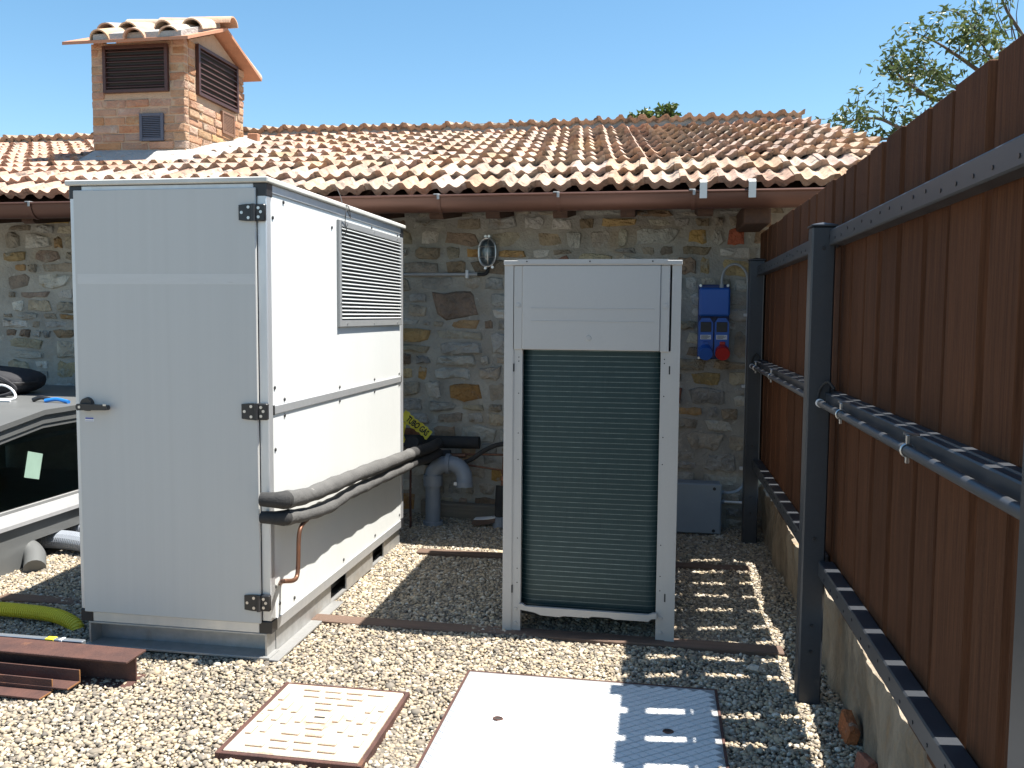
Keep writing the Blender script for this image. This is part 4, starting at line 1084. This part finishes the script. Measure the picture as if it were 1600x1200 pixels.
single('black_sleeve', [(-1.0,5.78,.24),(-.975,5.78,.30),(-.93,5.78,.345),(-.86,5.78,.36)], .026, 'foam_black', 'curved black foam sleeve bending towards the heat pump', 'pipe', n=14)
tag(part('ribbed_duct', corrugated([(-1.055,5.78,-.04), (-1.055,5.78,.065)], .050, .011, .005), mat['duct_grey']), 'short ribbed grey duct around the upright black sleeve', 'duct')
tag(part('ribbed_duct', corrugated([(-.945,5.72,-.04), (-.945,5.74,.215)], .046, .011, .005), mat['duct_grey']), 'tall ribbed grey duct rising beside the heat pump pillar', 'duct')
# timber at the foot of the wall, splinter, thin stake
mb = MB(); mb.box(-1.66, -.90, 5.945, 6.02, .0, .115, .01); mb.v = [(a, b, c_+.02*mnoise.noise((a*5, 0, 0))+(.012*math.sin(a*6) if c_ > .05 else 0)) for a, b, c_ in mb.v]
mb = MB(); nq = 16
for i in range(nq+1):
    x = -1.66+.76*i/nq; tz_ = .115+.018*mnoise.noise((x*4,0,0))-.02*math.sin((x+1.66)/.76*PI)
    for yy, zz in ((5.945,-.02),(5.945,tz_-.008),(5.955,tz_),(6.02,tz_),(6.02,-.02)): mb.v.append((x, yy+.006*mnoise.noise((x*7,zz*9,1)), zz))
for i in range(nq):
    for k_ in range(4): mb.f.append((i*5+k_, i*5+k_+1, i*5+k_+6, i*5+k_+5))
mb.f += [tuple(range(5)), tuple(range(nq*5+4, nq*5-1, -1))]
tag(part('weathered_timber', mb, mat['grey_timber']), 'weathered grey timber baulk against the foot of the stone wall', 'timber')
mb = MB(); mb.prism([(-1.24,.012),(-1.20,.004),(-1.08,.030),(-1.075,.062),(-1.12,.052),(-1.16,.048),(-1.22,.044),(-1.235,.036)], 1, 5.73, 5.80)
w_ = part('wood_offcut', mb, mat['old_plank']); tag(w_, 'splintered brown wood offcut lying on the gravel by the wall', 'wood')
mb = MB(); mb.prism([(-1.225,.0445),(-1.16,.0485),(-1.12,.0525),(-1.076,.0625),(-1.076,.068),(-1.12,.060),(-1.16,.0545),(-1.225,.049)], 1, 5.728, 5.795); part('pale_splinter', mb, mat['label_white'], w_)
single('thin_stake', [(-1.64,5.62,-.03),(-1.642,5.62,.2),(-1.64,5.62,.42)], .008, 'rust', 'thin rusty rod standing behind the white cabinet corner', 'rod', n=8)

# warning tape with its print
def text_mesh(body, size):
    cu = bpy.data.curves.new('lettering', 'FONT'); cu.body = body; cu.size = size; cu.extrude = 0; cu.align_x = 'CENTER'; cu.align_y = 'CENTER'; cu.offset = size*.03
    o = bpy.data.objects.new('tmp', cu); C.objects.link(o); dg = bpy.context.evaluated_depsgraph_get()
    me = bpy.data.meshes.new_from_object(o.evaluated_get(dg)); bpy.data.objects.remove(o); return me
tpth = thing('warning_tape', 'yellow warning tape scrap lettered TUBO GAS by the white cabinet', 'tape', (-1.65, 5.86, .66))
def tape_pt(s, t):         # s along, t across
    ang = math.radians(-38)
    y = 5.845 + .012*math.sin(s*34) + t*.25
    x = -1.655 + s*math.cos(ang) - t*math.sin(ang); z = .665 + s*math.sin(ang) + t*math.cos(ang) + .05*(.09-s)*s
    return Vector((x, y, z))
mb = MB(); ns_, nt_ = 20, 4
for i in range(ns_+1):
    for j in range(nt_+1):
        s_ = -.14+.25*i/ns_; hw = .033*(1-.12*math.sin(i*1.9)); mb.v.append(tuple(tape_pt(s_, -hw+2*hw*j/nt_)))
for i in range(ns_):
    for j in range(nt_): a = i*(nt_+1)+j; mb.f.append((a, a+1, a+nt_+2, a+nt_+1))
mb.sm = True; part('ribbon', mb, mat['tape_yellow'], tpth, recalc=False)
me = text_mesh('TUBO GAS', .046)
for v in me.vertices: 
    q = tape_pt(v.co.x*.82, v.co.y*1.25); v.co = (q.x, q.y-.003, q.z)
put('lettering', me, mat['ink_black'], tpth)
mb = MB()
for i in range(9):
    z = .60-.15*i/8
    for dx in (-.012,.012): mb.v.append((-1.745+dx+.008*math.sin(i), 5.80+.006*math.sin(i*2), z+.1))
for i in range(8): mb.f.append((2*i, 2*i+1, 2*i+3, 2*i+2))
part('hanging_end', mb, mat['tape_yellow'], tpth, recalc=False)

# ------------------------------------------------------------------ covers in the ground
mh = thing('manhole_cover', 'square rusty cast iron manhole cover with raised tread pattern', 'manhole cover', (-1.155, 2.81, 0))
MX0, MX1, MY0, MY1 = -1.387, -.923, 2.555, 3.072
mb = MB(); mb.box(MX0, MX1, MY0, MY1, -.01, .020, .004); mb = part('cover_plate', mb, mat['cast_iron'], mh)
f = MB()
for b in ((MX0-.018, MX0-.003, MY0-.018, MY1+.018), (MX1+.003, MX1+.018, MY0-.018, MY1+.018), (MX0-.003, MX1+.003, MY0-.018, MY0-.003), (MX0-.003, MX1+.003, MY1+.003, MY1+.018)): f.box(*b, -.02, .017, .002)
part('frame', f, mat['rust'], mh)
cx, cy_ = (MX0+MX1)/2, (MY0+MY1)/2
mb = MB(); mb.box(-.036, .036, -.036, .036, 0, .006, .002); M = Matrix.Translation((cx, cy_, .0195))
put('lifting_boss', mesh_of('lifting_boss', mb), mat['cast_iron'], mh, M)
mb = MB(); mb.box(cx-.020, cx+.020, cy_-.006, cy_+.006, .0255, .0262); part('key_slot', mb, mat['pump_dark'], mh)
# raised bars arranged in concentric squares, alternately broken
bar = MB(); bar.box(-.031, .031, -.011, .011, 0, .008, .0025); BM_ = mesh_of('tread_bar', bar); BM_.materials.append(mat['cast_iron'])
bar = MB(); bar.prism([(-.034,-.0085),(.034,-.0085),(.034,.034),(.017,.034),(.017,.0085),(-.034,.0085)], 2, 0, .0065); BC_ = mesh_of('tread_corner', bar); BC_.materials.append(mat['cast_iron'])
for ri in range(1, 6):
    rr = .022+.047*ri
    if rr > .235: break
    for side in range(4):
        a = PI/2*side; dirv = Vector((math.cos(a), math.sin(a))); tv = Vector((-dirv.y, dirv.x))
        nb_ = max(1, int((2*rr-.04)/.082)); 
        for q in range(nb_):
            off = (q-(nb_-1)/2)*.084 + (.012 if ri % 2 else -.012)
            x, y = cx+dirv.x*rr*.94+tv.x*off, cy_+dirv.y*rr*1.03+tv.y*off*1.03
            put('tread_bar', BM_, None, mh, Matrix.Translation((x, y, .0195)) @ Matrix.Rotation(a+PI/2, 4, 'Z'))
# steel tread plate
PX0, PX1, PY0, PY1 = -.725, .240, 2.36, 3.330
pt_ = thing('tread_plate', 'large square steel tread plate with diamond pattern set in gravel', 'steel plate', ((PX0+PX1)/2, (PY0+PY1)/2, 0))
mb = MB(); mb.box(PX0, PX1, PY0, PY1, -.012, .012, .001); part('plate', mb, mat['plate_groove'], pt_)
f = MB()
for b in ((PX0-.010, PX0-.001, PY0, PY1+.010), (PX1+.001, PX1+.010, PY0, PY1+.010), (PX0-.001, PX1+.001, PY1+.001, PY1+.010)): f.box(*b, -.02, .013, .001)
part('edge_frame', f, mat['rust'], pt_)
dpx, dpy = .0365, .0365; gpx = .0042
dm_ = MB(); hx, hy = dpx/2*.93-gpx/2+.001, dpy/2*.93-gpx/2+.001
hx, hy = dpx-gpx, dpy-gpx
hx /= 1; hy /= 1
def diamond(cx, cy, hx, hy, z0, z1, mb):
    pts = [(cx-hx, cy), (cx, cy-hy), (cx+hx, cy), (cx, cy+hy)]
    q = .90
    v = [(a, b, z0) for a, b in pts] + [(cx+(a-cx)*q, cy+(b-cy)*q, z1) for a, b in pts]
    mb.add(v, [(4,5,6,7)] + [(i, (i+1) % 4, (i+1) % 4+4, i+4) for i in range(4)])
dm_ = MB(); diamond(0, 0, .5*.052-.0022, .5*.040-.0022, 0, .0035, dm_)
DME = mesh_of('tread_diamond', dm_); DME.materials.append(mat['plate_steel'])
dl = []
sx_, sy_ = .052, .040
for j in range(int((PY1-PY0)/(sy_/2))):
    for i in range(int((PX1-PX0)/sx_)+1):
        x = PX0+sx_/2+i*sx_+(sx_/2 if j % 2 else 0); y = PY0+sy_/2+j*sy_/2
        if x > PX1-.024 or y > PY1-.018 or y < 2.45: continue
        dl.append((x, y))
dl.sort(key=lambda p: (not (p[0] > -.16), p[1]))
rest = MB()
for i, (x, y) in enumerate(dl):
    if i < 290: put('tread_diamond', DME, None, pt_, Matrix.Translation((x, y, .0118)))
    else: diamond(x, y, .5*sx_-.0022, .5*sy_-.0022, .0118, .0153, rest)
tag(part('far_diamonds', rest, mat['plate_steel'], pt_), kind='stuff')
for x in (-.51, .055):
    m_ = MB(); c_ = atZ(778, 1123, .0155) if x < 0 else atZ(1044, 1143, .0155)
    m_.tube([c_+Vector((.016*math.cos(a), .012*math.sin(a), 0)) for a in [2*PI*i/14 for i in range(14)]], .004, 6, closed=True); part('lifting_ring', m_, mat['rust'], pt_)
    m_ = MB(); m_.disc(c_, (0,0,1), .014, .0008, 12); part('lifting_hole', m_, mat['pump_dark'], pt_)
mb = MB(); mb.tube([(-.03,0,0),(-.01,0,.004),(.02,0,.003),(.03,0,0)], [.006,.018,.016,.005], 7)
o = put('flat_pebble', mesh_of('flat_pebble', mb), mat['stone_pale'], None, Matrix.Translation(atZ(1178,1046,.012)) @ Matrix.Rotation(-.4, 4, 'Z'))
tag(o, 'single larger pale flat pebble on shaded gravel beside the tread plate', 'pebble')

# ------------------------------------------------------------------ steel and hose at the left
ib = thing('steel_beam', 'rusty brown steel H-beam offcut lying on the gravel', 'beam', (-2.4, 3.0, 0))
bx0, bx1 = -3.0, -1.985; by = 3.005; 
def sheared(mb): 
    mb.v = [(a, b-(a+2.0)*.02, c_) for a, b, c_ in mb.v]; return mb
mb = MB(); mb.box(bx0, bx1, by-.065, by+.065, .102, .112, .002); part('flange', sheared(mb), mat['rust'], ib)
mb = MB(); mb.box(bx0, bx1-.002, by-.065, by+.065, .0, .010, .002); part('flange', sheared(mb), mat['rust'], ib)
mb = MB(); mb.box(bx0, bx1-.002, by-.004, by+.004, .010, .102); part('web', sheared(mb), mat['rust'], ib)
def angle(y, z, x1, label):
    t = thing('angle_iron', label, 'steel angle', (-2.5, y, z), 'angle irons beside the beam')
    mb = MB(); mb.prism([(y-.040, z), (y+.035, z), (y+.035, z+.050), (y+.029, z+.050), (y+.029, z+.006), (y-.040, z+.006)], 0, -3.2, x1); part('section', sheared(mb), mat['rust'], t)
    mb = MB(); mb.prism([(y-.0395, z+.0005), (y+.0345, z+.0005), (y+.0345, z+.0495), (y+.0295, z+.0495), (y+.0295, z+.0055), (y-.0395, z+.0055)], 0, x1, x1+.0025); part('cut_end', sheared(mb), mat['rust_edge'], t)
angle(2.895, .020, -2.18, 'upper rusty angle iron with orange cut end beside the beam')
angle(2.83, .004, -2.25, 'lower rusty angle iron half sunk in gravel beside the beam')
lvx = thing('spirit_level', 'grey aluminium spirit level with yellow vial resting behind the beam', 'spirit level', (-2.6, 3.11, 0))
mb = MB(); mb.box(-3.2, -2.285, 3.095, 3.12, .055, .112, .003); part('body', mb, mat['level_alu'], lvx)
mb = MB(); mb.box(-2.455, -2.415, 3.0925, 3.1225, .062, .1135, .002); part('vial', mb, mat['hose_yellow'], lvx); mb = MB(); mb.box(-2.392, -2.378, 3.093, 3.122, .060, .1130, .001); part('stripe', mb, mat['label_white'], lvx)
mb = MB(); mb.box(-3.1, -2.6, 3.09, 3.13, -.01, .0548); part('rest_block', mb, mat['old_plank'], lvx)
hp_ = [(-3.6,3.62,.038),(-3.2,3.57,.038),(-2.95,3.555,.04),(-2.80,3.54,.04),(-2.70,3.52,.035),(-2.62,3.50,.012),(-2.60,3.49,-.01)]
tag(part('yellow_hose', corrugated(smooth_path(hp_, 8), .033, .012, .004), mat['hose_yellow']), 'yellow ribbed hose end lying on shaded gravel by the cabinet', 'hose')
# ribbed ducts and elbow coming out of the rooflight base
tag(part('ribbed_duct', corrugated(smooth_path([(-3.75,4.66,.06),(-3.5,4.62,.075),(-3.3,4.58,.07),(-3.0,4.50,.06)], 8), .056, .014, .006), mat['duct_grey']), 'front ribbed grey duct leaving the hole in the rooflight base', 'duct')
tag(part('ribbed_duct', corrugated(smooth_path([(-3.75,4.86,.07),(-3.5,4.84,.09),(-3.3,4.80,.085),(-3.0,4.72,.07)], 8), .056, .014, .006), mat['duct_grey']), 'rear ribbed grey duct leaving the hole in the rooflight base', 'duct')
single('grey_elbow', [(-3.70,4.42,.09),(-3.60,4.40,.085),(-3.50,4.35,.055),(-3.42,4.25,.01)], .058, 'frame_grey', 'grey plastic elbow poking from the rooflight base into gravel', 'pipe', n=16)

# ------------------------------------------------------------------ glazed rooflight
SX1 = -3.535; SX0 = -5.6
rl = thing('rooflight', 'low grey metal rooflight with green glazed side and sloping front', 'rooflight', (-4.5, 4.6, 0))
def zt_(y): return .876 if y >= 4.505 else .876-(4.505-y)*.146
outer = [(2.9, zt_(2.9)), (4.505, .876), (6.03, .876)]
def band(y0, y1, d0, d1, x0, x1, mb):   # strip following the top profile between depths d0 and d1
    ys = [y0] + ([4.505] if y0 < 4.505 < y1 else []) + [y1]
    top = [(y, zt_(y)-d0) for y in ys]; bot = [(y, zt_(y)-d1) for y in reversed(ys)]
    mb.prism(top+bot, 0, x0, x1)
mb = MB(); band(2.9, 6.03, 0, .030, SX0, SX1+.012, mb); part('top_sheet', mb, mat['frame_grey'], rl)
mb = MB(); band(2.9, 6.03, .031, .082, SX1-.05, SX1, mb); part('fascia', mb, mat['frame_grey'], rl)
mb = MB(); band(2.9, 6.03, .083, .108, SX1-.05, SX1-.006, mb); part('glazing_bead', mb, mat['frame_grey'], rl)
gp = MB(); ys = [2.95, 4.505, 5.6]; gp.add([(SX1-.022, y, zt_(y)-.105) for y in ys]+[(SX1-.022, y, .335) for y in reversed(ys)], [(5,4,1,0),(4,3,2,1)])
part('glass_pane', gp, mat['glass_green'], rl, recalc=False)
mb = MB(); mb.box(SX1-.05, SX1-.008, 2.9, 6.03, .322, .340, .002); part('glazing_bead', mb, mat['frame_light'], rl)
mb = MB(); mb.prism([(SX1-.06, .322), (SX1-.06, .24), (SX1+.020, .24), (SX1+.020, .262), (SX1-.004, .321)], 1, 2.9, 6.03); part('sill', mb, mat['conduit_grey'], rl)
mb = MB(); mb.box(SX1-.05, SX1-.004, 2.9, 4.38, -.05, .239); mb.box(SX1-.05, SX1-.004, 4.38, 6.03, .128, .239); mb.box(SX1-.40, SX1-.36, 4.30, 6.03, -.05, .199); part('base_panel', mb, mat['frame_grey'], rl)
mb = MB(); mb.box(SX0, SX0+.03, 2.9, 6.03, -.05, .30); mb.box(SX0+.03, SX1-.06, 2.9, 2.93, -.05, .30); mb.box(SX0+.03, SX1-.06, 2.94, 6.02, .20, .215); mb.box(SX0+.5, SX0+.53, 2.94, 6.02, .216, .84); part('interior', mb, mat['interior_dark'], rl)
mb = MB(); mb.box(SX1-.55, SX1-.51, 3.3, 6.0, .60, .625); part('inner_rail', mb, mat['frame_light'], rl)
a, b = atX(45,705,SX1-.03), atX(45,748,SX1-.03)
mb = MB(); c_ = [atX(u_, v_, SX1-.016) for u_, v_ in ((44,705),(67,709),(61,749),(38,746))]; mb.add(c_+[p+Vector((-.002,0,0)) for p in c_], [(0,1,2,3),(7,6,5,4),(0,4,5,1),(1,5,6,2),(2,6,7,3),(3,7,4,0)])
tag(part('paper_sheet', mb, mat['paper_green']), 'pale green paper sheet stuck on the rooflight glass', 'paper')
mb = MB(); mb.box(SX1-.36, SX1-.10, 4.30, 4.52, .2165, .2185); mb.box(SX1-.45, SX1-.08, 4.2, 5.6, .2152, .2162); 
o = part('cream_paper', mb, mat['paper_cream']); tag(o, 'cream paper lying on the floor inside the rooflight', 'paper')
# backpack, cables and odds on the rooflight
bp = thing('backpack', 'black backpack lying flat on top of the grey rooflight', 'backpack', (-4.55, 5.35, .876))
mb = MB(); nu, nv = 20, 10
for j in range(nv+1):
    v_ = -PI/2+PI*j/nv
    for i in range(nu):
        u_ = 2*PI*i/nu; q = lambda t, e: math.copysign(abs(t)**e, t)
        x = q(math.cos(v_), .6)*q(math.cos(u_), .55)*.30; y = q(math.cos(v_), .6)*q(math.sin(u_), .55)*.20; z = q(math.sin(v_), .7)*.085
        s_ = 1+.10*mnoise.noise((x*5,y*5,z*5)); mb.v.append((-4.53+x*s_, 5.35+y*s_, .962+z*s_*(1.15-.9*x)))
for j in range(nv):
    for i in range(nu): mb.f.append((j*nu+i, j*nu+(i+1) % nu, (j+1)*nu+(i+1) % nu, (j+1)*nu+i))
mb.sm = True; part('body', mb, mat['fabric_black'], bp)
m_ = MB(); m_.tube(smooth_path([(-4.80,5.16,.97),(-4.5,5.145,.985),(-4.28,5.18,.965),(-4.235,5.35,.96)], 5), .007, 6); part('zipper', m_, mat['black_plastic'], bp)
m_ = MB(); m_.tube(smooth_path([(-4.45,5.16,1.02),(-4.30,5.10,1.0),(-4.22,5.12,.93),(-4.30,5.08,.885),(-4.5,5.1,.885)], 5), .012, 6); part('strap', m_, mat['fabric_black'], bp)
single('white_cable', [(-4.34,4.95,.884),(-4.30,4.97,.93),(-4.22,4.99,.968),(-4.13,4.98,.94),(-4.09,4.95,.886),(-4.18,4.88,.884),(-4.34,4.85,.886),(-4.42,4.88,.90),(-4.38,4.92,.885),(-4.2,4.84,.884),(-4.02,4.83,.884)], .0075, 'cable_white', 'white coiled cable lying beside the black backpack', 'cable', n=8)
single('blue_cable', [(-3.80,4.86,.887),(-3.73,4.87,.897),(-3.66,4.86,.889),(-3.62,4.84,.886)], .012, 'cable_blue', 'short bright blue cable on the rooflight edge', 'cable', n=8)
single('black_plug', [(-3.90,4.88,.888),(-3.85,4.89,.905),(-3.80,4.90,.893)], .014, 'black_plastic', 'small black plug lying on the rooflight by blue cable', 'plug', n=8)
mb = MB(); mb.box(-4.44, -4.22, 4.76, 4.84, .877, .891, .004); tag(part('clear_bag', mb, mat['frame_light']), 'pale grey flat packet lying on the rooflight under the cable', 'packet')

# ------------------------------------------------------------------ trees
def leaves(centres, n, spread, size, seed, aspect=.38):
    r = random.Random(seed); V = []; F = []; T = []
    for (c_, k) in centres:
        tone = r.random()
        for _ in range(int(n*k)):
            d = Vector((r.gauss(0,1), r.gauss(0,1), r.gauss(0,.8)))*spread*k
            p = Vector(c_)+d; L = size*r.uniform(.6,1.25); wd = L*aspect*r.uniform(.8,1.2)
            a = Vector((r.gauss(0,1), r.gauss(0,1), r.gauss(-.3,.7))).normalized(); b = a.cross(Vector((r.gauss(0,1), r.gauss(0,1), r.gauss(0,1)))).normalized(); nrm = a.cross(b)
            o = len(V)
            V += [p, p+a*L*.5+b*wd*.5+nrm*wd*.12, p+a*L, p+a*L*.5-b*wd*.5+nrm*wd*.12]
            F += [(o, o+1, o+2), (o, o+2, o+3)]
            t_ = min(1, max(0, tone*.5+r.random()*.6)); T += [t_]*4
    return V, F, T
def crown(name, centres, n, spread, size, seed, m_, parent, aspect=.38):
    V, F, T = leaves(centres, n, spread, size, seed, aspect)
    me = bpy.data.meshes.new(name); me.from_pydata([tuple(v) for v in V], [], F)
    at = me.attributes.new('tint', 'FLOAT', 'POINT'); at.data.foreach_set('value', T)
    return put(name, me, mat[m_], parent)
ash = thing('ash_tree', 'sparse light green ash tree rising beyond the wooden fence', 'tree', (4.6, 10.2, 0))
m_ = MB(); m_.tube(smooth_path([(4.6,10.2,-.1),(4.55,10.2,1.5),(4.35,10.15,2.8),(4.2,10.1,3.6)], 5), [.12-.003*i for i in range(16)], 10); part('trunk', m_, mat['bark'], ash)
rt2 = random.Random(5); cent = []; limbs = MB()
def Pd(u, v, y): return atY(u, v, y)
def limb(pts, r0, tw=1.0, dens=1.0):
    P = smooth_path(pts, 6); N = len(P); limbs.tube(P, [r0*(1-.8*i/(N-1)) for i in range(N)], 6)
    for i in range(int(N*.25), N):
        if rt2.random() < .62*tw:
            p = P[i]; d = Vector((rt2.uniform(-.9,.3), rt2.uniform(-.8,.8), rt2.uniform(-.2,1)))*.26
            q = p+d; limbs.tube([p, p.lerp(q,.5)+Vector((0,0,.02)), q], [.006,.004,.002], 5)
            cent.append((q, dens*rt2.uniform(.4,1.0))); 
            if rt2.random() < .5: cent.append((p.lerp(q,.6), dens*rt2.uniform(.3,.7)))
    cent.append((P[-1], dens*.7))
B = Vector((4.25,10.1,3.5)); B2 = Vector((4.45,10.2,2.6))
limb([B2, Pd(1560,200,10.0), Pd(1430,205,9.8), Pd(1370,185,9.6), Pd(1312,192,9.5)], .035, 1, 1)
limb([B2, Pd(1540,190,10.2), Pd(1450,150,10.2), Pd(1405,118,10.1), Pd(1392,96,10.1)], .035, 1.1, 1.1)
limb([B, Pd(1560,130,10.1), Pd(1500,90,10), Pd(1470,70,9.9), Pd(1440,55,9.9)], .03, .9, .9)
limb([B, Pd(1580,90,10.3), Pd(1530,50,10.2), Pd(1495,18,10.2)], .028, .8, .8)
limb([B2, Pd(1500,215,10.1), Pd(1420,215,10.0), Pd(1360,218,10), Pd(1320,216,10)], .03, 1, 1)
limb([B, Pd(1600,60,10.4), Pd(1570,10,10.4), Pd(1555,-40,10.4)], .03, .35, .5)
limb([B, Pd(1560,100,9.9), Pd(1535,70,9.9), Pd(1520,48,9.9)], .02, 1.2, 1.2)
limb([B2, Pd(1520,160,9.8), Pd(1470,125,9.8), Pd(1440,105,9.8)], .02, 1.2, 1.0)
for k_ in range(5):
    e = Pd(1545+12*k_, -15, 10.3+.1*k_); s_ = Pd(1572+5*k_, 62, 10.3+.1*k_); limbs.tube([s_, s_.lerp(e,.5)+Vector((rt2.uniform(-.05,.05),0,0)), e], [.008,.005,.003], 5)
part('branches', limbs, mat['bark'], ash, recalc=False)
cent += [(Vector((4.6+rt2.uniform(-.6,.9), 10.4+rt2.uniform(-.7,.7), 3.1+rt2.uniform(-.8,.5))), 1.0) for _ in range(24)]
crown('crown', cent, 38, .105, .088, 8, 'leaf_ash', ash)
bt = thing('leafy_tree', 'dense bright green treetop showing above the roof ridge', 'tree', (-.1, 11.6, 0))
m_ = MB(); m_.tube([(-.1,11.6,-.1),(-.1,11.6,1.8),(-.12,11.6,3.5)], [.09,.07,.04], 10); part('trunk', m_, mat['bark'], bt)
m_ = MB(); cent = []
for (u, v, k_) in ((988,178,.5),(990,190,.6),(1000,192,.8),(1008,180,.7),(1016,188,.9),(1024,180,.9),(1032,175,.9),(1040,168,.7),(1045,178,.8),(1050,186,.7),(1053,195,.6),(1030,195,1),(1010,198,1),(1042,195,1),(1006,174,.4),(996,203,1),(1020,207,1),(1045,207,1),(1046,164,.5)):
    p = Pd(u, v+3, 11.5+rt2.uniform(-.25,.25)); cent.append((p, k_)); m_.tube([(-.12,11.6,3.3), tuple(p)], [.012,.004], 5)
for _ in range(16): cent.append((Vector((-.1+rt2.gauss(0,.3), 11.6+rt2.gauss(0,.3), 3.45+rt2.gauss(0,.12))), 1))
part('branches', m_, mat['bark'], bt, recalc=False)
crown('crown', cent, 75, .062, .075, 9, 'leaf_bush', bt, aspect=.62)
